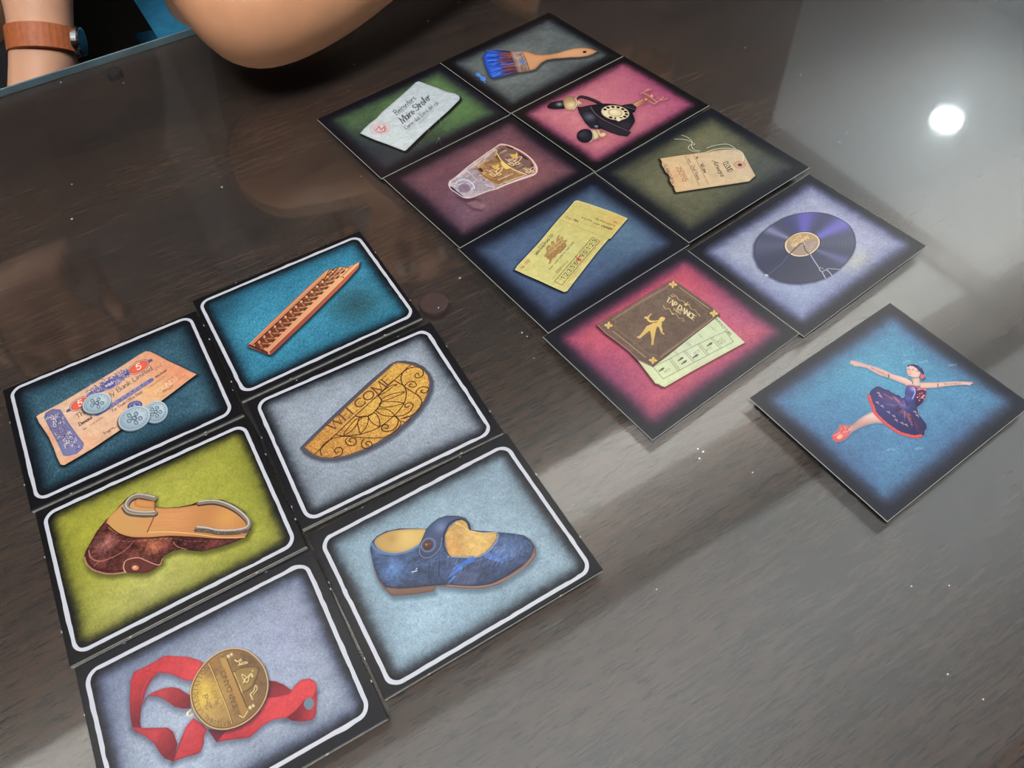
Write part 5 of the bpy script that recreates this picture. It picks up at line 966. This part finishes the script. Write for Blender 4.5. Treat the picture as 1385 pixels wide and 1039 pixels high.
def art_medal(c):
    c.bg((160, 172, 190), (140, 152, 174), edge=(84, 96, 132), pad=c.pads, soft=.042, seed=17, border=(25, 26, 32), fine=.07, streak=.03, cloud=.3, spot=[(.2, .65, .25, (166, 186, 208), .6), (.8, .3, .25, (140, 146, 180), .5), (.1, .2, .2, (112, 120, 160), .5)])
    c.view(170, 870, 5.13); rd = (192, 44, 54); dk = (118, 24, 38)
    ribs = {
     'a': [(120, 172), (200, 130), (255, 95), (290, 86), (350, 92), (430, 95), (500, 115), (540, 135), (470, 262), (420, 260), (380, 245), (330, 222), (290, 210), (220, 208), (160, 200), (120, 195)],
     'b': [(120, 172), (60, 200), (35, 260), (28, 380), (30, 480), (42, 575), (80, 600), (108, 592), (100, 540), (110, 440), (135, 350), (165, 280), (220, 210), (180, 185)],
     'c': [(140, 378), (180, 345), (250, 318), (320, 305), (370, 315), (410, 340), (450, 365), (450, 455), (400, 455), (345, 445), (290, 405), (240, 375), (190, 366), (150, 375), (105, 440)],
     'd': [(40, 580), (120, 590), (220, 588), (290, 586), (330, 615), (345, 660), (360, 700), (330, 822), (270, 800), (235, 760), (200, 700), (140, 650), (70, 612)],
     'e': [(330, 822), (350, 760), (390, 650), (420, 580), (470, 520), (530, 560), (568, 600), (545, 640), (542, 700), (520, 755), (490, 772), (420, 790)],
     'f': [(568, 598), (632, 688), (720, 672), (860, 655), (900, 620), (960, 565), (1030, 530), (1115, 520), (1180, 470), (1240, 400), (1300, 380), (1330, 310), (1315, 270), (1280, 246), (1220, 255), (1170, 300), (1140, 350), (1060, 372), (980, 380), (900, 480), (820, 560), (700, 605)],
     'g': [(1115, 518), (1160, 540), (1230, 545), (1290, 535), (1320, 500), (1325, 440), (1330, 330), (1300, 375), (1240, 400), (1180, 470)],
     'h': [(985, 260), (1040, 265), (1100, 290), (1160, 335), (1130, 352), (1060, 372), (975, 385)]}
    for k in ribs: c.glow(ribs[k], (54, 62, 82), (-4, 18), 34, .5)
    for k in ('h', 'g', 'b', 'c', 'd', 'a', 'e', 'f'):
        c0, c1, ax = {'a': (rd, (206, 58, 66), ((250, 200), (450, 120))), 'b': (rd, dk, ((60, 250), (150, 500))), 'c': ((190, 50, 60), dk, ((260, 330), (420, 440))), 'd': ((178, 44, 56), dk, ((250, 600), (350, 720))), 'e': ((196, 52, 62), (176, 44, 56), ((420, 620), (500, 740))),
                      'f': ((172, 36, 48), (208, 56, 64), ((750, 640), (1000, 450))), 'g': ((176, 44, 56), dk, ((1300, 500), (1180, 500))), 'h': ((120, 26, 42), (150, 34, 48), ((1000, 300), (1120, 340)))}[k]
        c.fill(ribs[k], c0, c1, ax=ax, rim=((118, 26, 40), 5, .5), tex=.04)
        c.decal('printed_ribbon', ribs[k])
    c.fill([(1240, 405), (1275, 378), (1305, 400), (1300, 445), (1270, 465), (1240, 440)], (104, 122, 140), sm=True); c.fill([(568, 598), (632, 688), (690, 620), (700, 604)], (104, 22, 42)); c.line([(330, 822), (352, 755), (392, 650)], (110, 22, 40), 6, al=.8); c.line([(160, 250), (120, 330), (110, 440)], (226, 90, 92), 8, 3, sm=True, al=.4)
    c.line([(450, 465), (425, 490), (440, 505), (470, 492)], (206, 190, 150), 13, sm=True); c.line([(430, 480), (428, 500)], (250, 246, 230), 6)
    c.view(250, 870, 8.658)
    o = [(62, 580), (85, 470), (150, 340), (250, 215), (370, 120), (500, 65), (620, 58), (740, 90), (850, 175), (930, 280), (970, 400), (980, 520), (945, 660), (870, 790), (760, 900), (630, 975), (500, 1012), (390, 1015), (290, 985), (200, 920), (120, 820), (75, 700)]
    c.glow(o, (40, 34, 44), (12, 22), 40, .7); c.decal('printed_medal', o, sm=True)
    c.fill(o, (150, 116, 74), sm=True, rim=((96, 66, 44), 8, .8)); 
    ctr = (515, 540); sh = lambda k, dx=0, dy=0: [(ctr[0]+(x-ctr[0])*k+dx, ctr[1]+(y-ctr[1])*k+dy) for x, y in o]
    c.line(sh(.985), (206, 170, 112), 12, closed=True, sm=True); c.line(sh(.95), (100, 72, 46), 12, closed=True, sm=True, al=.8)
    c.fill(sh(.93), (166, 130, 68), (118, 88, 58), ax=((200, 600), (850, 350)), sm=True, tex=.05, lite=[((230, 600), (220, 184, 62), 170, .9), ((300, 800), (186, 154, 84), 150, .5), ((620, 480), (176, 132, 62), 120, .5), ((750, 200), (108, 80, 52), 150, .7), ((360, 300), (140, 96, 56), 120, .6)])
    c.line([(285, 235), (345, 370), (420, 560), (500, 760), (560, 945)], (96, 66, 40), 14, sm=True, al=.7); c.line([(280, 240), (340, 375), (415, 565), (495, 765), (552, 945)], (216, 176, 104), 8, sm=True)
    c.fill([(400, 170), (480, 165), (510, 200), (600, 420), (690, 640), (760, 800), (690, 885), (660, 860), (560, 600), (450, 330)], (176, 136, 70), (160, 118, 62), ax=((450, 200), (700, 850)), rim=((110, 78, 44), 6, .7)); c.line([(490, 175), (560, 350), (650, 570), (730, 760)], (70, 46, 32), 9, sm=True, al=.8); c.line([(575, 345), (620, 440), (672, 580)], (236, 206, 130), 8, al=.85)
    c.line([(640, 850), (690, 870), (735, 800)], (224, 190, 118), 10, sm=True)
    for q in ((520, 150), (775, 750)):
        for d in ((-8, 8, 26), (28, -14, 22)): c.fill(c.ell((q[0]+d[0], q[1]+d[1]), d[2], d[2]*1.1), (196, 168, 112), rim=((120, 88, 54), 6, .8), lite=[((q[0]+d[0]-4, q[1]+d[1]-6), (244, 226, 178), 14, .9)])
    c.line([(575, 340), (700, 280), (860, 295)], (76, 52, 36), 7, sm=True); c.line([(680, 580), (800, 500), (870, 320)], (76, 52, 36), 8, sm=True); c.fill([(590, 350), (700, 295), (850, 300), (800, 450), (690, 560)], (150, 124, 60), al=.7, soft=3, sm=True)
    r = np.random.default_rng(12)
    for base, pts in ((0, [(690, 470), (710, 420), (740, 400), (780, 360), (800, 400), (760, 380), (740, 460), (700, 440), (670, 370), (720, 395)]), (1, [(590, 200), (620, 220), (660, 190), (640, 250), (700, 225), (735, 235), (625, 265)]), (2, [(790, 640), (770, 600), (810, 560), (830, 500), (850, 540), (800, 610)])):
        c.line([(x+5, y+6) for x, y in pts], (84, 60, 36), 22, 12, sm=True, al=.7); c.line(pts, (196, 164, 96), 17, 9, sm=True); c.line([(x-3, y-4) for x, y in pts], (240, 222, 168), 6, 4, sm=True, al=.8)
    for q in ((795, 325), (660, 205), (790, 655)): c.fill(c.ell(q, 16, 14), (214, 186, 122), rim=((100, 72, 44), 5, .7))
    ink = (92, 64, 44)
    text(c, 'TAP DANCE', (630, 752), (455, 285), (578, 775), ink, .13, serif=True)
    text(c, '2nd', (318, 768), (262, 590), (262, 790), (112, 88, 48), .13, al=.8, jig=.01, serif=True); text(c, 'PLACE', (408, 706), (352, 530), (370, 722), (112, 88, 48), .12, al=.8, serif=True)
    word = 'NATIONAL ASSOCIATION'; q = spline(sh(.80), True, 8); 
    n = len(q); idx = lambda f: q[int(f) % n]
    f0 = 15.7*8; f1 = 25.0*8
    P_ = [tuple(idx(f0+(f1-f0)*k/len(word))) for k in range(len(word)+1)]
    for k, ch in enumerate(word):
        if ch == ' ': continue
        a, b = P_[k], P_[k+1]; u = (a[0]-ctr[0], a[1]-ctr[1]); L_ = math.hypot(*u); u = (a[0]+u[0]/L_*50, a[1]+u[1]/L_*50)
        # letters run clockwise with their heads towards the rim
        text(c, ch, a, (a[0]+(b[0]-a[0])*.82, a[1]+(b[1]-a[1])*.82), u, (108, 80, 50), .13, al=.85, serif=True)

# ------------------------------------------------------------------ card meshes
m_stock = mat('white_cardstock_edge', (168, 168, 165), .7, var=.12, scale=300)
m_black = mat('black_laminated_print', (18, 18, 22), .25, spec=.3, var=.15, scale=120, bump=.05)
m_grey = mat('grey_board_edge', (150, 150, 148), .8, var=.2, scale=400)
m_line = mat('white_frame_ink', (166, 168, 177), .4, var=.02, scale=60)
m_seam = mat('dark_seam', (10, 10, 12), .8)
GAIN, OFF = .70, .003
def face_material(c, name):
    lin = s2l(c.rgb*255.0)
    lin = lin+(lin.mean(2, keepdims=True)-lin)*.08      # inks are a little duller than the painted tones
    lin = np.clip((lin-OFF)*GAIN, 0.004, .9)
    enc = np.where(lin <= .0031308, lin*12.92, 1.055*lin**(1/2.4)-.055)
    im = bpy.data.images.new(name, CW, CHH, alpha=False, float_buffer=False)
    buf = np.ones((CHH, CW, 4), np.float32); buf[..., :3] = enc[::-1]
    im.pixels.foreach_set(buf.ravel()); im.update(); im.pack()
    m, nt, b = new_mat(name); N = nt.nodes.new; L = nt.links.new
    tx = N('ShaderNodeTexImage'); tx.image = im; tx.interpolation = 'Linear'; tx.extension = 'EXTEND'
    L(tx.outputs['Color'], b.inputs['Base Color'])
    b.inputs['Roughness'].default_value = .25; b.inputs['Specular IOR Level'].default_value = .3
    tc = N('ShaderNodeTexCoord'); n = N('ShaderNodeTexNoise'); n.inputs['Scale'].default_value = 900; n.inputs['Detail'].default_value = 3
    L(tc.outputs['Object'], n.inputs['Vector'])
    bp = N('ShaderNodeBump'); bp.inputs['Strength'].default_value = .12; bp.inputs['Distance'].default_value = .0002
    L(n.outputs['Fac'], bp.inputs['Height']); L(bp.outputs['Normal'], b.inputs['Normal'])
    return m
def flat(name, c, Q, z, m, parent, label=None):
    """a printed shape on the card face, outline Q in canvas coordinates"""
    pts = [((q[0]/CW-.5)*c.L, (.5-q[1]/CHH)*c.W) for q in Q]
    tris = tessellate_polygon([[Vector((x, y, 0)) for x, y in pts]])
    me = bpy.data.meshes.new(name); me.from_pydata([(x, y, z) for x, y in pts], [], [tuple(t) for t in tris])
    uv = me.uv_layers.new(name='UVMap')
    for l in me.loops:
        q = Q[l.vertex_index]; uv.data[l.index].uv = (q[0]/CW, 1-q[1]/CHH)
    me.update()
    bm = bmesh.new(); bm.from_mesh(me); bmesh.ops.recalc_face_normals(bm, faces=bm.faces[:])
    for f in bm.faces:
        if f.normal.z < 0: f.normal_flip()
    bm.to_mesh(me); bm.free()
    o = link(name, me, m, parent)
    if label: o['label'] = label
    return o
def place(c, name, label, cat, group, thick, base):
    o = empty(name, (c.c[0], c.c[1], TZ+base), c.a)
    tag(o, label, cat, group); return o
NAMES = {'printed_coin': 'silver coins drawn on the banknote'}
def thin_card(key, cx, cy, ang, top, label, art):
    c = Card(cx, cy, ang+90, top); k = c.k
    c.L, c.W = .3284*CH*k, .2619*CH*k
    art(c)
    th = .00045
    o = place(c, 'picture_card', label, 'card', 'square thin cards laid in two rows' if key != 'ballet' else None, th, top-th)
    x, y = c.L/2, c.W/2
    box('card_stock', (-x, -y, 0), (x, y, th-.00004), m_stock, o, bevel=.00006, seg=1)
    m = face_material(c, 'print_'+key)
    e = .00012
    Q = [(CW*e/c.L, CHH*e/c.W), (CW*(1-e/c.L), CHH*e/c.W), (CW*(1-e/c.L), CHH*(1-e/c.W)), (CW*e/c.L, CHH*(1-e/c.W))]
    flat('printed_face', c, Q, th, m, o)
    for i, (n, q, lb) in enumerate(c.decals): flat(n, c, q, th+.00003*(1+i*.6), m, o, lb)
    return o
def frame_mesh(c, ins, z, parent):
    l, r, t, b = ins; hx, hy = c.L/2, c.W/2
    x0, x1, y0, y1 = -hx+l, hx-r, -hy+b, hy-t; R_ = .0052; wd = .00150
    path = []
    def seg(a, b_, n):
        for i in range(n): path.append((a[0]+(b_[0]-a[0])*i/n, a[1]+(b_[1]-a[1])*i/n))
    seg((x0+R_, y1), (x1-R_, y1), 60)
    path.extend(((x1-R_)+R_*math.sin(a), (y1-R_)+R_*math.cos(a)) for a in np.linspace(0, math.pi/2, 9)[:-1])
    seg((x1, y1-R_), (x1, y0+R_), 46)
    path.extend(((x1-R_)+R_*math.cos(a), (y0+R_)-R_*math.sin(a)) for a in np.linspace(0, math.pi/2, 9)[:-1])
    seg((x1-R_, y0), (x0+R_, y0), 60)
    path.extend(((x0+R_)-R_*math.sin(a), (y0+R_)-R_*math.cos(a)) for a in np.linspace(0, math.pi/2, 9)[:-1])
    seg((x0, y0+R_), (x0, y1-R_), 46)
    path.extend(((x0+R_)-R_*math.cos(a), (y1-R_)+R_*math.sin(a)) for a in np.linspace(0, math.pi/2, 9)[:-1])
    n = len(path); vs_ = []; r_ = np.random.default_rng(int(abs(c.c[0]*9999)))
    wo = np.convolve(np.tile(r_.normal(0, 1, n), 3), [.5, 1, .5], 'same')[n:2*n]*.000028; wi = np.convolve(np.tile(r_.normal(0, 1, n), 3), [.5, 1, .5], 'same')[n:2*n]*.000028
    # the hand-torn steps the printed frame has along its sides
    for q in r_.integers(0, n, 9): wo[q:q+5] += np.array([.00005, .00018, .00024, .00018, .00005])[:len(wo[q:q+5])]
    for q in r_.integers(0, n, 7): wi[q:q+3] -= .00015
    for i in range(n):
        a, b_ = path[i-1], path[(i+1) % n]; dx, dy = b_[0]-a[0], b_[1]-a[1]; L_ = math.hypot(dx, dy); nx, ny = -dy/L_, dx/L_
        p = path[i]; vs_.append((p[0]+nx*wo[i], p[1]+ny*wo[i], z)); vs_.append((p[0]-nx*(wd+wi[i]), p[1]-ny*(wd+wi[i]), z))
    fs = [(2*i, 2*i+1, 2*((i+1) % n)+1, 2*((i+1) % n)) for i in range(n)]
    me = bpy.data.meshes.new('white_frame_line'); me.from_pydata(vs_, [], fs); me.update()
    bm = bmesh.new(); bm.from_mesh(me)
    for f in bm.faces:
        f.normal_update()
        if f.normal.z < 0: f.normal_flip()
    bm.to_mesh(me); bm.free()
    return link('white_frame_line', me, m_line, parent)
def tile(key, cx, cy, ang, label, art, fr, nubs=()):
    top = .0021
    c = Card(cx, cy, ang, top); k = c.k
    c.L, c.W = .3251*CH*k, .2583*CH*k
    x0, y0, s_ = fr[0]; c.view(x0, y0, s_)
    P = [c.local(p) for p in fr[1]]
    ins = (P[0][0]+c.L/2, c.L/2-P[2][0], c.W/2-P[1][1], P[3][1]+c.W/2)
    c.pads = tuple((v+.0026)/c.L for v in ins)
    art(c)
    o = place(c, 'picture_tile', label, 'tile', 'thick cardboard tiles with white frame lines', top, 0)
    x, y = c.L/2, c.W/2
    box('lower_board', (-x+.0001, -y+.0001, 0), (x-.0001, y-.0001, .00125), m_grey, o, bevel=.00012, seg=1)
    box('board_seam', (-x+.0005, -y+.0005, .00125), (x-.0005, y-.0005, .0015), m_seam, o)
    box('upper_board', (-x, -y, .0015), (x, y, top-.00004), m_black, o, bevel=.00022, seg=2)
    m = face_material(c, 'print_'+key)
    e = .0003
    Q = [(CW*e/c.L, CHH*e/c.W), (CW*(1-e/c.L), CHH*e/c.W), (CW*(1-e/c.L), CHH*(1-e/c.W)), (CW*e/c.L, CHH*(1-e/c.W))]
    flat('printed_face', c, Q, top, m, o)
    frame_mesh(c, ins, top+.00003, o)
    for i, (n, q, lb) in enumerate(c.decals): flat(n, c, q, top+.00003*(1+i*.5), m, o, lb)
    # torn punch-board nubs that stick out of the long and short edges
    r_ = np.random.default_rng(len(key)*7+int(abs(cx)*100))
    for sx, sy in ((1, 0), (-1, 0), (0, 1), (0, -1)):
        for u in ((-.28, .3) if sy else (-.3, .22)):
            u += r_.uniform(-.05, .05); px, py = (sx*x, u*2*y) if sx else (u*2*x, sy*y)
            bm = bmesh.new(); bmesh.ops.create_icosphere(bm, subdivisions=1, radius=.00042, matrix=Matrix.Translation((px, py, .0017)) @ Matrix.Diagonal((1.5 if sy else .9, 1.5 if sx else .9, .7, 1)))
            for v in bm.verts: v.co += Vector(r_.normal(0, .00006, 3))
            me = bpy.data.meshes.new('punch_nub'); bm.to_mesh(me); bm.free(); link('punch_nub', me, m_stock, o)
    return o

# the six thick tiles at the lower left
tile('carving', -.3494, .9375, 28.06, 'turquoise framed tile showing a diagonal carved wooden strip', art_fret, ((250, 310, 3.997), [(190, 640), (390, 262), (1110, 270), (690, 722)]))
tile('money', -.6281, .7621, 27.17, 'dark teal framed tile showing an orange banknote and coins', art_money, ((0, 420, 3.712), [(112, 680), (430, 240), (1083, 305), (640, 757)]))
tile('doormat', -.2205, .6999, 25.9, 'pale grey framed tile showing a half-round WELCOME doormat', art_welcome, ((330, 430, 3.711), [(172, 695), (480, 240), (1085, 312), (790, 800)]))
tile('sole', -.5038, .5289, 26.77, 'yellow-green framed tile showing an upturned tap shoe', art_sandal, ((40, 560, 2.887), [(105, 640), (430, 220), (940, 265), (560, 755)]))
tile('shoe', -.0982, .4632, 27.34, 'light blue framed tile showing a blue buckled strap shoe', art_shoe, ((400, 580, 2.735), [(205, 665), (460, 218), (940, 285), (740, 738)]))
tile('medal', -.3815, .2951, 26.35, 'grey-blue framed tile showing a bronze medal on red ribbon', art_medal, ((90, 740, 3.148), [(118, 750), (540, 300), (1160, 375), (1080, 838)]))
# the eight thin cards in two rows, each slightly over the next, and the single one beside them
thin_card('booklet', .2657, .8223, -55.62, .0007, 'red and purple card showing a brown tap dance booklet', art_tap)
thin_card('record', .5416, 1.0009, -55.38, .0009, 'lavender card showing a cracked gramophone record', art_record)
thin_card('ticket', .1277, 1.0458, -55.64, .0011, 'blue card showing a yellow train ticket', art_ticket)
thin_card('tag', .3996, 1.2365, -55.66, .0022, 'olive card showing a torn luggage tag on string', art_tag)
thin_card('glass', -.0194, 1.2645, -54.91, .0015, 'mauve card showing a gilded drinking glass', art_glass)
thin_card('phone', .2491, 1.4547, -54.02, .0027, 'pink card showing a black rotary telephone', art_phone)
thin_card('letter', -.1718, 1.4774, -55.32, .0020, 'green card showing a crumpled addressed envelope', art_letter)
thin_card('brush', .0948, 1.6667, -54.79, .0032, 'grey-green card showing a paintbrush dipped in blue', art_brush)
thin_card('ballet', .5726, .6625, -57.96, .0014, 'blue card showing a ballet dancer, set apart at the right', art_ballet)
# ------------------------------------------------------------------ the two people on the far side of the table
m_skin = mat('skin', (196, 142, 106), .5, spec=.35, var=.07, scale=60, bump=.12)
m_skin2 = mat('skin_paler', (214, 164, 134), .5, spec=.35, var=.05, scale=60, bump=.12)
for _m in (m_skin, m_skin2):
    _b = _m.node_tree.nodes['Principled BSDF']; _b.inputs['Subsurface Weight'].default_value = .15
    _b.inputs['Subsurface Radius'].default_value = (.01, .004, .002); _b.inputs['Subsurface Scale'].default_value = .6
def skinned(name, verts, edges, m, parent=None, root=0, sub=2):
    me = bpy.data.meshes.new(name); me.from_pydata([v[0] for v in verts], edges, []); o = link(name, me, m, parent)
    md = o.modifiers.new('skin', 'SKIN'); md.use_smooth_shade = True
    for i, v in enumerate(verts):
        d = me.skin_vertices[0].data[i]; r = v[1]; d.radius = r if isinstance(r, tuple) else (r, r); d.use_root = (i == root)
    s = o.modifiers.new('subdivision', 'SUBSURF'); s.levels = sub; s.render_levels = sub+1
    return o
def person(name, label, P, shirt, pants, skin, hair_m, sleeve=.55):
    """P: joint positions (x, y, height above the glass)"""
    V, E, ix = [], [], {}
    root = Vector((P['pelvis'][0], P['pelvis'][1], 0))
    def add(k, p, r, to=None):
        ix[k] = len(V); V.append((Vector((p[0], p[1], p[2]+TZ))-root, r))
        if to is not None: E.append((ix[to], ix[k]))
    lerp = lambda a, b, t: tuple(a[i]+(b[i]-a[i])*t for i in range(3))
    add('pelvis', P['pelvis'], (.15, .11)); add('belly', P['belly'], (.14, .105), 'pelvis'); add('chest', P['chest'], (.155, .11), 'belly')
    add('collar', P['collar'], (.09, .065), 'chest'); add('neck', P['neck'], .052, 'collar'); add('jaw', P['jaw'], (.058, .066), 'neck'); add('brow', P['brow'], (.075, .088), 'jaw'); add('crown', P['crown'], (.052, .06), 'brow')
    for s in 'LR':
        sh, el, wr, hd = P['shoulder'+s], P['elbow'+s], P['wrist'+s], P['hand'+s]
        add('sh'+s, sh, .058, 'collar'); add('ua'+s, lerp(sh, el, .5), .047, 'sh'+s); add('ue'+s, lerp(sh, el, .86), .041, 'ua'+s)
        add('el'+s, el, .034, 'ue'+s); add('fa'+s, lerp(el, wr, .18), .042, 'el'+s); add('fb'+s, lerp(el, wr, .45), .040, 'fa'+s); add('fc'+s, lerp(el, wr, .78), .030, 'fb'+s)
        add('wr'+s, wr, .026, 'fc'+s); add('pm'+s, lerp(wr, hd, .5), (.036, .018), 'wr'+s)
        a = Vector(hd)-Vector(wr); a.normalize(); n_ = Vector(P['side'+s]).normalized(); dn = a.cross(n_)
        for f, (off, L_, dr) in enumerate(((-.026, .062, 0), (-.009, .072, 0), (.009, .068, 0), (.026, .054, 0))):
            b = Vector(hd)+n_*off; add(f'k{f}{s}', b, .0105, 'pm'+s); c1 = b+a*L_*.5+dn*.008; add(f'm{f}{s}', c1, .009, f'k{f}{s}')
            add(f't{f}{s}', c1+a*L_*.4+dn*.02, .0075, f'm{f}{s}')
        b = Vector(lerp(wr, hd, .35))-n_*.034; add('th1'+s, b, .013, 'pm'+s); c1 = b-n_*.018+a*.028+dn*.008; add('th2'+s, c1, .0105, 'th1'+s); add('th3'+s, c1+a*.026+dn*.006-n_*.004, .0085, 'th2'+s)
        hp, kn, an = P['hip'+s], P['knee'+s], P['ankle'+s]
        add('hp'+s, hp, .09, 'pelvis'); add('thg'+s, lerp(hp, kn, .5), .078, 'hp'+s); add('kn'+s, kn, .058, 'thg'+s); add('cf'+s, lerp(kn, an, .35), .056, 'kn'+s)
        add('an'+s, an, .036, 'cf'+s); add('ft'+s, (an[0], an[1]-.14, an[2]-.045), (.042, .028), 'an'+s)
    body = skinned(name, V, E, skin); body.location = root
    def shell(nm, keys, m, grow):
        kk = [k for k in keys]; mp = {ix[k]: i for i, k in enumerate(kk)}
        vv = [(V[ix[k]][0], tuple(x+grow for x in V[ix[k]][1]) if isinstance(V[ix[k]][1], tuple) else V[ix[k]][1]+grow) for k in kk]
        return skinned(nm, vv, [(mp[a], mp[b]) for a, b in E if a in mp and b in mp], m, body)
    # the shirt ends part-way down the upper arm
    sk = ['pelvis', 'belly', 'chest', 'collar', 'shL', 'shR']
    vv = [(V[ix[k]][0], tuple(x+.014 for x in V[ix[k]][1]) if isinstance(V[ix[k]][1], tuple) else V[ix[k]][1]+.012) for k in sk]
    ee = [(0, 1), (1, 2), (2, 3), (3, 4), (3, 5)]
    for s in 'LR':
        q = Vector(P['shoulder'+s]).lerp(Vector(P['elbow'+s]), sleeve); vv.append((Vector((q.x, q.y, q.z+TZ))-root, .066)); ee.append(({'L': 4, 'R': 5}[s], len(vv)-1))
    skinned('shirt', vv, ee, shirt, body)
    pk = ['pelvis', 'hpL', 'thgL', 'knL', 'cfL', 'hpR', 'thgR', 'knR', 'cfR']
    shell('trousers', pk, pants, .012)
    # hair cap, eyes, nose, mouth, ears
    br, jw, cr = Vector(P['brow']), Vector(P['jaw']), Vector(P['crown'])
    hv = [(Vector((br.x, br.y+.02, br.z+TZ+.012))-root, (.08, .088)), (Vector((cr.x, cr.y+.018, cr.z+TZ+.012))-root, (.062, .068)), (Vector((br.x, br.y+.05, br.z+TZ-.05))-root, (.06, .05))]
    skinned('hair', hv, [(0, 1), (0, 2)], hair_m, body)
    mw, md_, ml = mat('eye_white', (235, 232, 228), .3), mat('dark_iris', (40, 26, 20), .2), mat('lips', (160, 84, 76), .45)
    def blob(nm, p, s_, m):
        bm = bmesh.new(); bmesh.ops.create_uvsphere(bm, u_segments=16, v_segments=10, radius=1, matrix=Matrix.Translation(Vector((p[0], p[1], p[2]+TZ))-root) @ Matrix.Diagonal((*s_, 1)))
        for f in bm.faces: f.smooth = True
        me = bpy.data.meshes.new(nm); bm.to_mesh(me); bm.free(); return link(nm, me, m, body)
    fy = br.y-.078
    for s_ in (-1, 1):
        blob('eye', (br.x+s_*.031, fy+.004, br.z-.02), (.014, .009, .008), mw).data.materials[0]; blob('iris', (br.x+s_*.031, fy-.004, br.z-.02), (.006, .003, .006), md_)
        blob('eyebrow', (br.x+s_*.031, fy-.002, br.z+.002), (.018, .006, .003), hair_m); blob('ear', (br.x+s_*.073, br.y+.008, br.z-.03), (.009, .018, .028), skin)
    blob('nose', (br.x, fy-.010, br.z-.045), (.012, .018, .022), skin); blob('mouth', (jw.x, jw.y-.062, jw.z+.002), (.024, .008, .007), ml)
    tag(body, label, 'person'); body['group'] = 'people seated across the table'
    return body, root

m_hair = mat('black_hair', (24, 20, 19), .5, var=.3, scale=200)
p1, r1 = person('person', 'person in dark short sleeves and blue trousers, elbow on the table',
  dict(pelvis=(.25, .88, -.20), belly=(.25, .875, -.04), chest=(.265, .87, .16), collar=(.275, .86, .31), neck=(.28, .85, .37), jaw=(.28, .835, .43), brow=(.28, .83, .50), crown=(.28, .845, .565),
       shoulderR=(.155, .80, .28), elbowR=(.078, .456, .043), wristR=(.325, .505, .105), handR=(.405, .525, .14), sideR=(.3, -.9, 0),
       shoulderL=(.43, .83, .27), elbowL=(.53, .82, .03), wristL=(.43, .70, -.12), handL=(.38, .65, -.15), sideL=(.7, -.7, 0),
       hipR=(.16, .88, -.24), kneeR=(.15, .52, -.25), ankleR=(.15, .54, -.66), hipL=(.34, .88, -.24), kneeL=(.38, .50, -.25), ankleL=(.38, .54, -.66)),
  mat('dark_brown_jersey', (44, 34, 30), .9, var=.12, scale=30), mat('blue_cotton', (30, 116, 156), .9, var=.2, scale=90), m_skin, m_hair, sleeve=.42)
p2, r2_ = person('person', 'person in black clothes with a brown wristband, hand in lap',
  dict(pelvis=(-.20, 1.0, -.20), belly=(-.20, .99, -.04), chest=(-.195, .95, .16), collar=(-.19, .93, .31), neck=(-.19, .915, .37), jaw=(-.19, .90, .43), brow=(-.19, .895, .50), crown=(-.19, .91, .565),
       shoulderL=(-.02, .92, .27), elbowL=(.035, .885, .06), wristL=(-.028, .775, -.075), handL=(-.075, .735, -.130), sideL=(-.7, -.6, -.1),
       shoulderR=(-.36, .92, .27), elbowR=(-.42, .80, .05), wristR=(-.30, .72, -.10), handR=(-.23, .70, -.14), sideR=(.3, -.9, 0),
       hipR=(-.29, 1.0, -.24), kneeR=(-.34, .62, -.25), ankleR=(-.34, .64, -.66), hipL=(-.11, 1.0, -.24), kneeL=(-.10, .62, -.24), ankleL=(-.10, .64, -.66)),
  mat('black_jersey', (16, 16, 19), .95, var=.2, scale=30), mat('black_trousers', (17, 17, 21), .9, var=.2, scale=60), m_skin2, m_hair, sleeve=.7)
# brown wristband and the bracelet below it
def cuff(name, p, ax, r, wd, th, m, label, cat):
    ax = Vector(ax).normalized(); o = empty(name, (p[0], p[1], p[2]+TZ)); o.rotation_euler = ax.to_track_quat('Z', 'Y').to_euler()
    tag(o, label, cat)
    bm = bmesh.new(); rings = []
    for rr, z in ((r, -wd/2), (r+th, -wd/2+th*.3), (r+th, wd/2-th*.3), (r, wd/2)):
        rings.append([bm.verts.new((rr*math.cos(2*math.pi*i/36), rr*math.sin(2*math.pi*i/36), z)) for i in range(36)])
    for k in range(4):
        A, B = rings[k], rings[(k+1) % 4]
        for i in range(36): bm.faces.new((A[i], A[(i+1) % 36], B[(i+1) % 36], B[i]))
    me = bpy.data.meshes.new('band'); bm.to_mesh(me); bm.free(); link('band', me, m, o)
    return o
wv = Vector((-.028, .775, -.075)); av = Vector((.035, .885, .06))-wv
q = wv+av*.0
ws = cuff('wristwatch', q, av, .0262, .021, .0026, mat('tan_leather', (176, 98, 58), .6, var=.15, scale=200), 'tan leather wristwatch on the wrist of the person in black', 'watch')
ws.children[0].name = 'strap'
qa = ws.rotation_euler.to_quaternion()
side = qa.inverted() @ Vector((R2[0]*.95-FW[0]*-.35, R2[1]*.95-FW[1]*-.35, R2[2])); side.z = 0; side.normalize()
cs = disc('watch_case', .0125, 0, .006, mat('polished_steel', (215, 220, 225), .15, metal=1.0), ws, rough=0)
cs.location = side*.0265; cs.rotation_euler = side.to_track_quat('Z', 'Y').to_euler()
dl = disc('watch_dial', .0104, .0061, .0064, mat('watch_dial', (18, 20, 26), .2), cs, rough=0)
